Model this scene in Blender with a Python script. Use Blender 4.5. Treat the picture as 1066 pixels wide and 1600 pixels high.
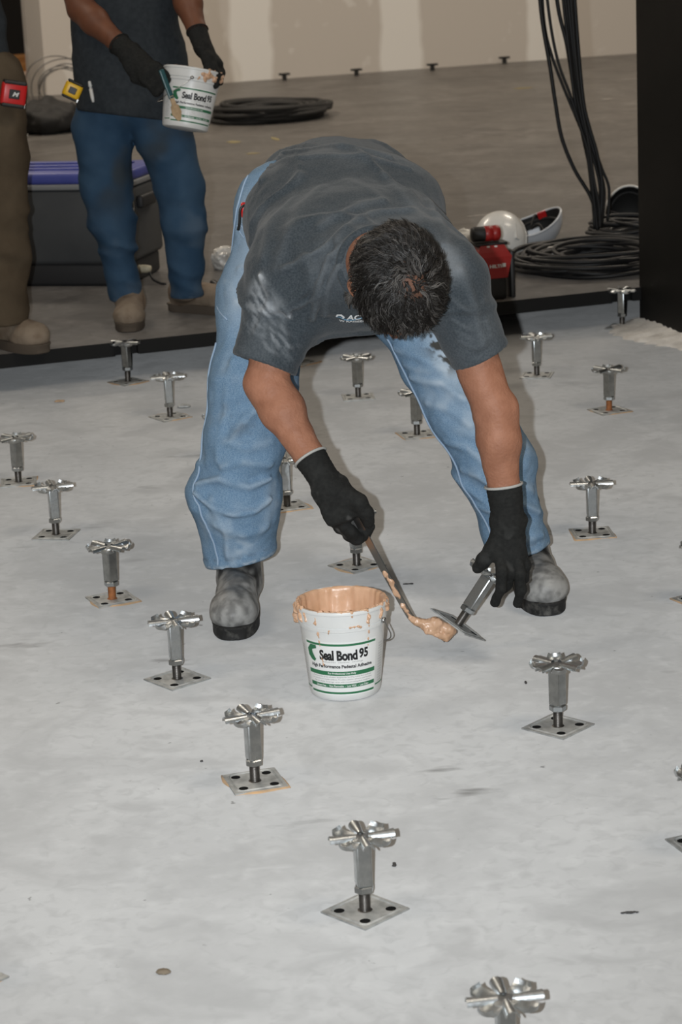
import bpy, bmesh, math, random
import numpy as np
from mathutils import Vector, Matrix, Quaternion, Euler

for o in list(bpy.data.objects): bpy.data.objects.remove(o, do_unlink=True)
S = bpy.context.scene
COL = S.collection
random.seed(7); RNG = np.random.default_rng(7)
R = math.radians
PI = math.pi

# ---------------------------------------------------------------- camera
CAM_H, PITCH, ROLL = 1.5855, 0.2647, 0.0478
cd = bpy.data.cameras.new('camera'); cam = bpy.data.objects.new('camera', cd); COL.objects.link(cam)
cd.sensor_fit = 'VERTICAL'; cd.sensor_height = 36.0; cd.lens = 3606.1/1600*36.0
cam_rot = Matrix.Rotation(PI/2-PITCH, 4, 'X') @ Matrix.Rotation(-ROLL, 4, 'Z')
cam.matrix_world = Matrix.Translation((0, 0, CAM_H)) @ cam_rot
cd.clip_end = 200
cd.dof.use_dof = True; cd.dof.focus_distance = 4.85; cd.dof.aperture_fstop = 10
S.camera = cam

# ---------------------------------------------------------------- world, lights, exposure
w = bpy.data.worlds.new('world'); S.world = w; w.use_nodes = True
w.node_tree.nodes['Background'].inputs[0].default_value = (1.0, 0.90, 0.78, 1)
w.node_tree.nodes['Background'].inputs[1].default_value = 0.115
S.view_settings.view_transform = 'Standard'; S.view_settings.look = 'None'
S.view_settings.gamma = 1.0; S.view_settings.use_curve_mapping = False
S.view_settings.exposure = 0.0

def lamp(name, kind, loc, rot, energy, color, **kw):
    l = bpy.data.lights.new(name, kind); l.energy = energy; l.color = color
    for k, v in kw.items(): setattr(l, k, v)
    o = bpy.data.objects.new(name, l); COL.objects.link(o)
    o.location = loc; o.rotation_euler = rot
    return o
# the camera's own flash gun, beside the lens (camera held upright)
fo = cam_rot @ Vector((-0.095, 0.01, 0.02))
fl = lamp('camera_flash', 'SPOT', (0, 0, 0), (0, 0, 0), 770, (0.93, 0.97, 1.0), spot_size=R(63), spot_blend=1.0, shadow_soft_size=0.012)
fl.matrix_world = Matrix.Translation(Vector((0, 0, CAM_H)) + fo) @ cam_rot @ Matrix.Rotation(R(8.0), 4, 'X')
# high-bay lamps of the hall
for x, y, e in ((-3.5, 3.0, 76), (3.5, 3.0, 120), (-3.5, 8.5, 52), (3.5, 8.5, 105), (-3.5, 14.0, 245), (3.5, 14.0, 245)):
    lamp('hall_lamp', 'AREA', (x, y, 6.0), (0, 0, 0), e, (1.0, 0.88, 0.73), shape='RECTANGLE', size=2.4, size_y=1.2)

# ---------------------------------------------------------------- materials
MATS = {}
def mat(name, col, rough=0.6, metal=0.0, col2=None, nscale=6.0, lo=0.35, hi=0.65, bump=0.0, bscale=60.0, detail=4.0,
        stretch=None, spec=0.5, trans=0.0, coat=0.0, sheen=0.0, attr=None, attr_col=None, attr2=None, attr2_col=None, rough2=None, bdist=0.004):
    m = bpy.data.materials.new(name); m.use_nodes = True
    nt = m.node_tree; N = nt.nodes; L = nt.links
    b = N['Principled BSDF']
    def c4(c): return (*c, 1) if len(c) == 3 else c
    b.inputs['Base Color'].default_value = c4(col); b.inputs['Roughness'].default_value = rough
    b.inputs['Metallic'].default_value = metal; b.inputs['Specular IOR Level'].default_value = spec
    b.inputs['Transmission Weight'].default_value = trans; b.inputs['Coat Weight'].default_value = coat
    b.inputs['Sheen Weight'].default_value = sheen
    tc = N.new('ShaderNodeTexCoord'); vec = tc.outputs['Object']
    if stretch:
        mp = N.new('ShaderNodeMapping'); mp.inputs['Scale'].default_value = stretch
        L.new(vec, mp.inputs['Vector']); vec = mp.outputs['Vector']
    colout = None
    if col2 is not None:
        nz = N.new('ShaderNodeTexNoise'); nz.inputs['Scale'].default_value = nscale; nz.inputs['Detail'].default_value = detail
        L.new(vec, nz.inputs['Vector'])
        mr = N.new('ShaderNodeMapRange'); mr.inputs['From Min'].default_value = lo; mr.inputs['From Max'].default_value = hi
        L.new(nz.outputs['Fac'], mr.inputs['Value'])
        mx = N.new('ShaderNodeMix'); mx.data_type = 'RGBA'; mx.inputs['A'].default_value = c4(col); mx.inputs['B'].default_value = c4(col2)
        L.new(mr.outputs['Result'], mx.inputs['Factor']); colout = mx.outputs['Result']
        if rough2 is not None:
            mr2 = N.new('ShaderNodeMapRange'); mr2.inputs['To Min'].default_value = rough; mr2.inputs['To Max'].default_value = rough2
            L.new(mr.outputs['Result'], mr2.inputs['Value']); L.new(mr2.outputs['Result'], b.inputs['Roughness'])
    for an, ac in ((attr, attr_col), (attr2, attr2_col)):
        if an:
            at = N.new('ShaderNodeAttribute'); at.attribute_name = an
            mx = N.new('ShaderNodeMix'); mx.data_type = 'RGBA'
            if colout is not None: L.new(colout, mx.inputs['A'])
            else: mx.inputs['A'].default_value = c4(col)
            mx.inputs['B'].default_value = c4(ac)
            L.new(at.outputs['Fac'], mx.inputs['Factor']); colout = mx.outputs['Result']
    if colout is not None: L.new(colout, b.inputs['Base Color'])
    if bump:
        nb = N.new('ShaderNodeTexNoise'); nb.inputs['Scale'].default_value = bscale; nb.inputs['Detail'].default_value = 3
        L.new(vec, nb.inputs['Vector'])
        bp = N.new('ShaderNodeBump'); bp.inputs['Strength'].default_value = bump; bp.inputs['Distance'].default_value = bdist
        L.new(nb.outputs['Fac'], bp.inputs['Height']); L.new(bp.outputs['Normal'], b.inputs['Normal'])
    MATS[name] = m
    return m

# ---------------------------------------------------------------- object helpers
def link(name, me, m=None, parent=None):
    o = bpy.data.objects.new(name, me); COL.objects.link(o)
    if m is not None and me is not None:
        for mm in (m if isinstance(m, (list, tuple)) else [m]): me.materials.append(MATS[mm] if isinstance(mm, str) else mm)
    if parent is not None: o.parent = parent
    return o
def tag(o, label=None, cat=None, group=None, kind=None):
    if label: o['label'] = label
    if cat: o['category'] = cat
    if group: o['group'] = group
    if kind: o['kind'] = kind
    return o
def thing(name, loc, label, cat, group=None, rot=(0, 0, 0)):
    o = bpy.data.objects.new(name, None); COL.objects.link(o); o.location = loc; o.rotation_euler = rot
    o.empty_display_size = 0.05
    return tag(o, label, cat, group)
def copy_tree(o, parent=None):
    c = o.copy(); COL.objects.link(c); c.parent = parent
    for ch in list(o.children): copy_tree(ch, c)
    return c
def pydata(name, v, f, smooth=False):
    me = bpy.data.meshes.new(name); me.from_pydata([tuple(p) for p in v], [], f); me.update()
    if smooth: me.polygons.foreach_set('use_smooth', [True]*len(me.polygons))
    return me
def bm_mesh(name, bm, smooth=False, fix=True):
    if fix: bmesh.ops.recalc_face_normals(bm, faces=bm.faces[:])
    me = bpy.data.meshes.new(name); bm.to_mesh(me); bm.free()
    if smooth: me.polygons.foreach_set('use_smooth', [True]*len(me.polygons))
    return me
def smooth_angle(me, deg=35):
    me.polygons.foreach_set('use_smooth', [True]*len(me.polygons))
    bm = bmesh.new(); bm.from_mesh(me)
    for e in bm.edges:
        if len(e.link_faces) == 2 and e.calc_face_angle(0) > R(deg): e.smooth = False
    bm.to_mesh(me); bm.free()
    return me
def bm_box(bm, c, s, M=None, bevel=0.0, seg=2):
    r = bmesh.ops.create_cube(bm, size=1.0)
    vs = r['verts']
    for v in vs: v.co = Vector((v.co.x*s[0], v.co.y*s[1], v.co.z*s[2]))
    if bevel:
        es = list({e for v in vs for e in v.link_edges})
        q = bmesh.ops.bevel(bm, geom=es, offset=bevel, segments=seg, affect='EDGES', profile=0.5)
        vs = list({v for f in q['faces'] for v in f.verts} | {v for v in vs if v.is_valid})
    for v in vs:
        v.co = v.co + Vector(c)
        if M is not None: v.co = M @ v.co
    return vs
def lathe(profile, n=32, cap0=False, cap1=False):
    v, f = [], []
    for r, z in profile:
        for i in range(n):
            a = 2*PI*i/n; v.append((r*math.cos(a), r*math.sin(a), z))
    for j in range(len(profile)-1):
        for i in range(n):
            k = (i+1) % n
            f.append((j*n+i, j*n+k, (j+1)*n+k, (j+1)*n+i))
    if cap0: f.append(tuple(reversed(range(n))))
    if cap1: f.append(tuple((len(profile)-1)*n+i for i in range(n)))
    return v, f
def tube(pts, rad, n=8, closed=False):
    """tube along a polyline; rad scalar or list"""
    P = [Vector(p) for p in pts]; m = len(P); v, f = [], []
    rad = rad if isinstance(rad, (list, tuple, np.ndarray)) else [rad]*m
    up = Vector((0, 0, 1)); prev = None
    for i in range(m):
        t = (P[(i+1) % m]-P[i-1]) if closed else (P[min(i+1, m-1)]-P[max(i-1, 0)])
        t.normalize()
        if prev is None:
            a = up.cross(t)
            if a.length < 1e-3: a = Vector((1, 0, 0)).cross(t)
            a.normalize()
        else:
            a = prev - t*prev.dot(t); a.normalize()
        prev = a; b = t.cross(a)
        for k in range(n):
            g = 2*PI*k/n; v.append(P[i] + a*math.cos(g)*rad[i] + b*math.sin(g)*rad[i])
    for i in range(m if closed else m-1):
        j = (i+1) % m
        for k in range(n):
            l = (k+1) % n; f.append((i*n+k, i*n+l, j*n+l, j*n+k))
    if not closed:
        f.append(tuple(reversed(range(n)))); f.append(tuple((m-1)*n+k for k in range(n)))
    return v, f
def merge(parts):
    v, f = [], []
    for pv, pf in parts:
        o = len(v); v += [tuple(p) for p in pv]; f += [tuple(i+o for i in q) for q in pf]
    return v, f
def catmull(pts, n=6):
    P = [Vector(p) for p in pts]; out = []
    for i in range(len(P)-1):
        a, b, c, d = P[max(i-1, 0)], P[i], P[i+1], P[min(i+2, len(P)-1)]
        for k in range(n):
            t = k/n
            out.append(0.5*((2*b)+(c-a)*t+(2*a-5*b+4*c-d)*t*t+(3*b-a-3*c+d)*t**3))
    out.append(P[-1]); return out
def frame(z, x=None):
    """rotation whose local z is the given direction"""
    z = Vector(z).normalized(); x = Vector(x) if x is not None else Vector((1, 0, 0))
    x = (x - z*x.dot(z)).normalized(); y = z.cross(x)
    return Matrix((x, y, z)).transposed()
def text_verts(body, size=1.0, bold=0.0, shear=0.0, space=1.0, align='LEFT'):
    cu = bpy.data.curves.new('t', 'FONT'); cu.body = body; cu.size = size; cu.offset = bold; cu.shear = shear
    cu.space_character = space; cu.align_x = align; cu.resolution_u = 3
    ob = bpy.data.objects.new('t', cu); COL.objects.link(ob)
    dg = bpy.context.evaluated_depsgraph_get(); me = bpy.data.meshes.new_from_object(ob.evaluated_get(dg))
    v = [tuple(p.co) for p in me.vertices]; f = [tuple(p.vertices) for p in me.polygons]
    bpy.data.objects.remove(ob); bpy.data.curves.remove(cu); bpy.data.meshes.remove(me)
    return v, f
def text_fit(body, width, height, bold=0.0, shear=0.0, space=1.0):
    v, f = text_verts(body, 1.0, bold, shear, space)
    a = np.array(v); lo = a.min(0); hi = a.max(0)
    a = (a-lo)/(hi-lo+1e-9)
    return [((p[0]-.5)*width, (p[1]-.5)*height, 0) for p in a], f

# ---------------------------------------------------------------- distance-field modelling (bodies, cloth, gloves, boots)
F32 = np.float32
class Grid:
    def __init__(s, lo, hi, h):
        s.lo = np.array(lo, float); s.h = h
        n = np.ceil((np.array(hi)-s.lo)/h).astype(int)+1
        s.X = (s.lo[0]+h*np.arange(n[0])).astype(F32)[:, None, None]
        s.Y = (s.lo[1]+h*np.arange(n[1])).astype(F32)[None, :, None]
        s.Z = (s.lo[2]+h*np.arange(n[2])).astype(F32)[None, None, :]
        s.shape = tuple(n)
def dotp(g, c, d):
    return (g.X-F32(c[0]))*F32(d[0]) + (g.Y-F32(c[1]))*F32(d[1]) + (g.Z-F32(c[2]))*F32(d[2])
def bone(g, a, b, ra, rb, side=None, k=1.0):
    """tapered capsule; with side/k its section is an ellipse k times wider along side"""
    a = np.array(a, float); b = np.array(b, float); d = b-a; L2 = float(d@d)+1e-9
    t = np.clip(dotp(g, a, d/L2), 0, 1)
    qx = (g.X-F32(a[0]))-t*F32(d[0]); qy = (g.Y-F32(a[1]))-t*F32(d[1]); qz = (g.Z-F32(a[2]))-t*F32(d[2])
    q2 = qx*qx+qy*qy+qz*qz
    if side is not None:
        sd = np.array(side, float); sd = sd-d*(sd@d)/L2; sd /= np.linalg.norm(sd)
        s = qx*F32(sd[0])+qy*F32(sd[1])+qz*F32(sd[2])
        q2 = q2 - s*s*F32(1-1/k**2)
    return np.sqrt(np.maximum(q2, 1e-12))-(F32(ra)+t*F32(rb-ra))
def ell(g, c, r, M=None):
    A = np.eye(3) if M is None else np.array(M)          # rows = local axes
    u = [dotp(g, c, A[i]) for i in range(3)]
    k0 = np.sqrt(sum((u[i]/F32(r[i]))**2 for i in range(3)))+1e-6
    k1 = np.sqrt(sum((u[i]/F32(r[i]**2))**2 for i in range(3)))+1e-6
    return k0*(k0-1)/k1
def rbox(g, c, half, rad, M=None):
    A = np.eye(3) if M is None else np.array(M)
    q = [np.abs(dotp(g, c, A[i]))-F32(half[i]-rad) for i in range(3)]
    out = np.sqrt(sum(np.maximum(x, 0)**2 for x in q))
    return out+np.minimum(np.maximum(np.maximum(q[0], q[1]), q[2]), 0)-F32(rad)
def plane(g, p, n):
    n = np.array(n, float); n /= np.linalg.norm(n)
    return dotp(g, p, n)
def smin(a, b, k):
    h = np.clip(0.5+0.5*(b-a)/F32(k), 0, 1)
    return b*(1-h)+a*h-F32(k)*h*(1-h)
def smax(a, b, k): return -smin(-a, -b, k)
def union(fs, k):
    r = fs[0]
    for f in fs[1:]: r = smin(r, f, k)
    return r
def chain(g, pts, rads, k=0.02, side=None, kk=1.0):
    kk = kk if isinstance(kk, (list, tuple)) else [kk]*(len(pts)-1)
    return union([bone(g, pts[i], pts[i+1], rads[i], rads[i+1], side, kk[i]) for i in range(len(pts)-1)], k)
def _hash(i, j, k, seed):
    n = (i*374761393 + j*668265263 + k*1274126177 + seed*974711) & 0xffffffff
    n = ((n ^ (n >> 13))*1274126177) & 0xffffffff
    return ((n ^ (n >> 16)) & 0xffff).astype(np.float32)/32767.5-1
def vnoise(p, seed=0):
    i = np.floor(p).astype(np.int64); f = (p-i).astype(np.float32); f = f*f*(3-2*f)
    r = 0
    for a in (0, 1):
        for b in (0, 1):
            for c in (0, 1):
                wt = (f[:, 0] if a else 1-f[:, 0])*(f[:, 1] if b else 1-f[:, 1])*(f[:, 2] if c else 1-f[:, 2])
                r = r + wt*_hash(i[:, 0]+a, i[:, 1]+b, i[:, 2]+c, seed)
    return r
def fbm(p, seed=0, oct=3):
    r = 0; a = 1.0
    for o in range(oct): r = r + a*vnoise(p*2**o, seed+o*17); a *= 0.5
    return r
def near(g, F, band):
    idx = np.nonzero(np.abs(F) < band)
    P = np.stack([g.X.ravel()[idx[0]], g.Y.ravel()[idx[1]], g.Z.ravel()[idx[2]]], 1).astype(np.float64)
    return idx, P
def nets(F, g, smooth=1):
    s = F < 0
    n = F.shape
    c = np.zeros((n[0]-1, n[1]-1, n[2]-1), np.int8)
    for a in (0, 1):
        for b in (0, 1):
            for d in (0, 1): c += s[a:n[0]-1+a, b:n[1]-1+b, d:n[2]-1+d]
    act = (c > 0) & (c < 8)
    I, J, K = np.nonzero(act)
    idm = np.full(act.shape, -1, np.int64); idm[I, J, K] = np.arange(len(I))
    Pp = np.zeros((len(I), 3)); cnt = np.zeros(len(I))
    cs = [(a, b, d) for a in (0, 1) for b in (0, 1) for d in (0, 1)]
    for p in cs:
        for ax in range(3):
            if p[ax] == 0:
                q = list(p); q[ax] = 1
                v1 = F[I+p[0], J+p[1], K+p[2]]; v2 = F[I+q[0], J+q[1], K+q[2]]
                m = (v1 < 0) != (v2 < 0)
                t = np.where(m, v1/np.where(m, v1-v2, 1), 0)
                for x in range(3): Pp[:, x] += np.where(m, p[x]+(t if x == ax else 0), 0)
                cnt += m
    V = (Pp/cnt[:, None]+np.stack([I, J, K], 1))*g.h+g.lo
    faces = []
    for ax in range(3):
        sl0 = [slice(None)]*3; sl1 = [slice(None)]*3
        sl0[ax] = slice(0, -1); sl1[ax] = slice(1, None)
        a, b = s[tuple(sl0)], s[tuple(sl1)]
        e = a != b
        u, v = (ax+1) % 3, (ax+2) % 3
        ii = np.nonzero(e); ii = [np.array(x) for x in ii]
        ok = (ii[u] > 0) & (ii[v] > 0) & (ii[u] < n[u]-1) & (ii[v] < n[v]-1)
        ii = [x[ok] for x in ii]
        flip = b[tuple(ii)]
        q = []
        for du, dv in ((-1, -1), (0, -1), (0, 0), (-1, 0)):
            jj = [x.copy() for x in ii]; jj[u] = jj[u]+du; jj[v] = jj[v]+dv
            q.append(idm[tuple(jj)])
        q = np.stack(q, 1)
        q[flip] = q[flip][:, ::-1]
        faces.append(q)
    Fc = np.concatenate(faces)
    for _ in range(smooth): V = laplace(V, Fc, 0.5)
    return V, Fc
def laplace(V, Fc, lam):
    acc = np.zeros_like(V); cnt = np.zeros(len(V))
    for a, b in ((0, 1), (1, 2), (2, 3), (3, 0)):
        for x in range(3):
            acc[:, x] += np.bincount(Fc[:, a], V[Fc[:, b], x], len(V))+np.bincount(Fc[:, b], V[Fc[:, a], x], len(V))
        cnt += np.bincount(Fc[:, a], minlength=len(V))+np.bincount(Fc[:, b], minlength=len(V))
    return V*(1-lam)+lam*acc/np.maximum(cnt, 1)[:, None]
def quad_mesh(name, V, Fc, attrs=None):
    me = bpy.data.meshes.new(name)
    me.vertices.add(len(V)); me.vertices.foreach_set('co', np.ascontiguousarray(V, np.float32).ravel())
    me.loops.add(len(Fc)*4); me.loops.foreach_set('vertex_index', Fc.astype(np.int32).ravel())
    me.polygons.add(len(Fc)); me.polygons.foreach_set('loop_start', np.arange(0, len(Fc)*4, 4, dtype=np.int32))
    me.polygons.foreach_set('use_smooth', np.ones(len(Fc), bool))
    me.update(calc_edges=True); me.validate()
    for k, a in (attrs or {}).items():
        at = me.attributes.new(k, 'FLOAT', 'POINT'); at.data.foreach_set('value', np.clip(a, 0, 1).astype(np.float32))
    return me
def joinVF(*ps):
    V = []; Fc = []; o = 0
    for v, f in ps: V.append(v); Fc.append(f+o); o += len(v)
    return np.concatenate(V), np.concatenate(Fc)
def sstep(a, b, x):
    t = np.clip((x-a)/(b-a), 0, 1); return t*t*(3-2*t)
def seg_dist(P, a, b):
    a = np.array(a, float); d = np.array(b, float)-a
    t = np.clip(((P-a)@d)/(d@d), 0, 1)
    return np.linalg.norm(P-a-t[:, None]*d, axis=1), t
def folds(F, g, lines, k=0.6):
    """raised cloth folds along polylines: (points, height, width)"""
    idx, P = near(g, F, 0.035)
    d = np.zeros(len(P))
    for pts, hgt, wid in lines:
        best = np.full(len(P), 9.0)
        for i in range(len(pts)-1):
            q, t = seg_dist(P, pts[i], pts[i+1]); best = np.minimum(best, q)
        d += hgt*np.exp(-(best/wid)**2)
    F[idx] -= d.astype(F32)
    return F

def fold_mask(V, lines):
    m = np.zeros(len(V))
    for pts, hgt, wid in lines:
        best = np.full(len(V), 9.0)
        for i in range(len(pts)-1): best = np.minimum(best, seg_dist(V, pts[i], pts[i+1])[0])
        m = np.maximum(m, np.exp(-(best/(wid*0.75))**2)*min(1.0, hgt/0.009))
    return m

# ---------------------------------------------------------------- setting
def floor_mat(name, base, dark, light, stain, rough, speck=0.0, warm=None, rot=0.0):
    m = bpy.data.materials.new(name); m.use_nodes = True; nt = m.node_tree; N = nt.nodes; L = nt.links
    b = N['Principled BSDF']; b.inputs['Roughness'].default_value = rough; b.inputs['Specular IOR Level'].default_value = 0.35; b.inputs['Diffuse Roughness'].default_value = 1.0
    tc = N.new('ShaderNodeTexCoord')
    mp = N.new('ShaderNodeMapping'); mp.inputs['Rotation'].default_value = (0, 0, rot); L.new(tc.outputs['Object'], mp.inputs['Vector'])
    def noise(scale, detail, vec=None, sc=None, dist=0.0):
        n = N.new('ShaderNodeTexNoise'); n.inputs['Scale'].default_value = scale; n.inputs['Detail'].default_value = detail
        n.inputs['Distortion'].default_value = dist
        src = mp.outputs['Vector']
        if sc:
            q = N.new('ShaderNodeMapping'); q.inputs['Scale'].default_value = sc; L.new(src, q.inputs['Vector']); src = q.outputs['Vector']
        L.new(src, n.inputs['Vector']); return n.outputs['Fac']
    def rng(x, a, c):
        r = N.new('ShaderNodeMapRange'); r.inputs['From Min'].default_value = a; r.inputs['From Max'].default_value = c; L.new(x, r.inputs['Value']); return r.outputs['Result']
    def mul(x, k):
        r = N.new('ShaderNodeMath'); r.operation = 'MULTIPLY'; r.inputs[1].default_value = k; L.new(x, r.inputs[0]); return r.outputs[0]
    def mul2(x, y):
        r = N.new('ShaderNodeMath'); r.operation = 'MULTIPLY'; L.new(x, r.inputs[0]); L.new(y, r.inputs[1]); return r.outputs[0]
    def mix(a, c, fac):
        x = N.new('ShaderNodeMix'); x.data_type = 'RGBA'
        if isinstance(a, tuple): x.inputs['A'].default_value = (*a, 1)
        else: L.new(a, x.inputs['A'])
        x.inputs['B'].default_value = (*c, 1); L.new(fac, x.inputs['Factor']); return x.outputs['Result']
    c = mix(base, dark, rng(noise(1.3, 5), 0.42, 0.72))
    c = mix(c, light, mul(rng(noise(3.1, 6), 0.52, 0.72), 0.6))
    c = mix(c, dark, mul(rng(noise(9.0, 6, dist=0.6), 0.56, 0.74), 0.6))
    c = mix(c, light, mul(rng(noise(24.0, 5), 0.50, 0.75), 0.55)); c = mix(c, dark, mul(rng(noise(33.0, 6, dist=0.8), 0.50, 0.70), 0.6)); c = mix(c, dark, mul(rng(noise(4.2, 7, dist=1.2), 0.50, 0.66), 0.75))
    # smears, dark scuffs and small specks of dirt
    c = mix(c, stain, mul2(rng(noise(7.0, 4, sc=(0.5, 1.6, 1)), 0.66, 0.76), rng(noise(2.0, 2), 0.45, 0.6)))
    c = mix(c, stain, mul(rng(noise(38.0, 2), 0.735, 0.78), 0.8))
    c = mix(c, light, mul(rng(noise(13.0, 3, sc=(0.35, 1.0, 1)), 0.68, 0.78), 0.7))
    if warm: c = mix(c, warm, mul(rng(noise(1.9, 3), 0.55, 0.7), 0.35))
    L.new(c, b.inputs['Base Color'])
    bp = N.new('ShaderNodeBump'); bp.inputs['Strength'].default_value = 0.12; bp.inputs['Distance'].default_value = 0.003
    L.new(noise(45.0, 5), bp.inputs['Height']); L.new(bp.outputs['Normal'], b.inputs['Normal'])
    rr = N.new('ShaderNodeMapRange'); rr.inputs['To Min'].default_value = rough-0.1; rr.inputs['To Max'].default_value = rough+0.12
    L.new(noise(2.4, 4), rr.inputs['Value']); L.new(rr.outputs['Result'], b.inputs['Roughness'])
    MATS[name] = m; return m
floor_mat('slab_concrete', (0.445, 0.45, 0.45), (0.355, 0.358, 0.358), (0.50, 0.505, 0.505), (0.16, 0.16, 0.155), 0.62)
floor_mat('raised_panel', (0.120, 0.109, 0.098), (0.082, 0.075, 0.068), (0.19, 0.176, 0.162), (0.05, 0.046, 0.042), 0.42, rot=R(15))
mat('panel_edge', (0.010, 0.010, 0.010), 0.7, spec=0.2)
mat('black_paint', (0.006, 0.006, 0.0055), 0.5, col2=(0.011, 0.010, 0.009), nscale=3, spec=0.15)
mat('white_grout', (0.88, 0.86, 0.82), 0.95, col2=(0.62, 0.60, 0.57), nscale=14, bump=0.6, bscale=70)
GE1 = Vector((math.cos(1.8757), math.sin(1.8757), 0)); GE2 = Vector((GE1.y, -GE1.x, 0))   # directions of the pedestal grid (away, to the right)
RZ = 0.14                                                                                  # top of the raised floor

me = pydata('floor', [(-7, -2, 0), (9, -2, 0), (9, 26, 0), (-7, 26, 0)], [(0, 1, 2, 3)])
tag(link('floor', me, 'slab_concrete'), kind='structure')

# raised floor: slab whose front edge runs through the last row of pedestals, notched round each head
Q0 = Vector((-0.699, 7.660, 0)); edge_ped = [Q0+GE2*0.61*k for k in range(-3, 5)]
pts = []
start = edge_ped[0]-GE2*1.2
pts.append(start)
for p in edge_ped:
    pts += [p-GE2*0.042, p-GE2*0.042+GE1*0.020, p+GE2*0.042+GE1*0.020, p+GE2*0.042]
pts.append(edge_ped[-1]+GE2*2.0); pts.append(edge_ped[-1]+GE2*8.0)
far = [pts[-1]+GE2*8.0+GE1*13.0, pts[0]+GE1*14.0-GE2*3.0]
poly = pts+far
bm = bmesh.new()
top = [bm.verts.new((p.x, p.y, RZ)) for p in poly]; bot = [bm.verts.new((p.x, p.y, RZ-0.047)) for p in poly]
ft = bm.faces.new(top); fb = bm.faces.new(list(reversed(bot)))
n = len(poly)
for i in range(n): bm.faces.new((top[i], bot[i], bot[(i+1) % n], top[(i+1) % n])).material_index = 1
fb.material_index = 1
bmesh.ops.triangulate(bm, faces=[ft, fb])
tag(link('floor_raised', bm_mesh('floor_raised', bm), ['raised_panel', 'panel_edge']), kind='structure')

# back wall with plasterboard joints, and the doorway at its left end
mw = mat('drywall', (0.47, 0.42, 0.37), 0.9)
nt = mw.node_tree; N = nt.nodes; L = nt.links
tc = N.new('ShaderNodeTexCoord'); sp = N.new('ShaderNodeSeparateXYZ'); L.new(tc.outputs['Object'], sp.inputs[0])
def mth(op, a, b=None):
    x = N.new('ShaderNodeMath'); x.operation = op
    for i, q in enumerate((a, b)):
        if q is None: continue
        if isinstance(q, (int, float)): x.inputs[i].default_value = q
        else: L.new(q, x.inputs[i])
    return x.outputs[0]
nz = N.new('ShaderNodeTexNoise'); nz.inputs['Scale'].default_value = 2.2; nz.inputs['Detail'].default_value = 3
L.new(tc.outputs['Object'], nz.inputs['Vector'])
xx = mth('ADD', mth('ADD', sp.outputs[0], 0.28), mth('MULTIPLY', mth('SUBTRACT', nz.outputs['Fac'], 0.5), 0.12))
ph = mth('ABSOLUTE', mth('SUBTRACT', mth('FRACT', mth('DIVIDE', xx, 1.24)), 0.5))
mr = N.new('ShaderNodeMapRange'); mr.inputs['From Min'].default_value = 0.15; mr.inputs['From Max'].default_value = 0.115
L.new(ph, mr.inputs['Value'])
n2 = N.new('ShaderNodeTexNoise'); n2.inputs['Scale'].default_value = 5.0; L.new(tc.outputs['Object'], n2.inputs['Vector'])
mr2 = N.new('ShaderNodeMapRange'); mr2.inputs['From Min'].default_value = 0.62; mr2.inputs['From Max'].default_value = 0.7; L.new(n2.outputs['Fac'], mr2.inputs['Value'])
fac = mth('MAXIMUM', mth('MULTIPLY', mr.outputs['Result'], 0.9), mth('MULTIPLY', mr2.outputs['Result'], 0.4))
mx = N.new('ShaderNodeMix'); mx.data_type = 'RGBA'; mx.inputs['A'].default_value = (0.58, 0.53, 0.475, 1); mx.inputs['B'].default_value = (0.82, 0.79, 0.74, 1)
L.new(fac, mx.inputs['Factor']); L.new(mx.outputs['Result'], N['Principled BSDF'].inputs['Base Color'])
WANG = math.atan2(19.34-18.29, 2.644+0.854); W0 = Vector((-0.854, 18.289, 0)); WD = Vector((math.cos(WANG), math.sin(WANG), 0)); WN = Vector((WD.y, -WD.x, 0))
def wall_piece(name, s0, s1, z0, z1, thick=0.12, m='drywall'):
    bm = bmesh.new(); bm_box(bm, ((s0+s1)/2, thick/2, (z0+z1)/2), (s1-s0, thick, z1-z0))
    o = link(name, bm_mesh(name, bm), m); o.location = W0; o.rotation_euler = (0, 0, WANG)
    return tag(o, kind='structure')
wall_piece('wall_back', -1.42, 6.5, RZ, 3.6)
wall_piece('wall_back_left', -9.0, -3.3, RZ, 3.6)
wall_piece('wall_back_return', -1.42, -1.30, RZ, 3.6, 0.02)
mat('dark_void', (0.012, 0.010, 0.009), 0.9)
def wbox(name, s, t, z, size, m, label=None, cat=None, bevel=0.01):
    bm = bmesh.new(); bm_box(bm, (0, 0, size[2]/2), size, bevel=bevel)
    o = link(name, bm_mesh(name, bm), m); o.location = W0+WD*s-WN*t+Vector((0, 0, z)); o.rotation_euler = (0, 0, WANG)
    return tag(o, label, cat) if label else o
# beyond the doorway: a dark room
tag(wbox('wall_beyond', -3.0, 2.2, 0.0, (5.0, 0.1, 3.6), 'dark_void'), kind='structure')

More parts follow.
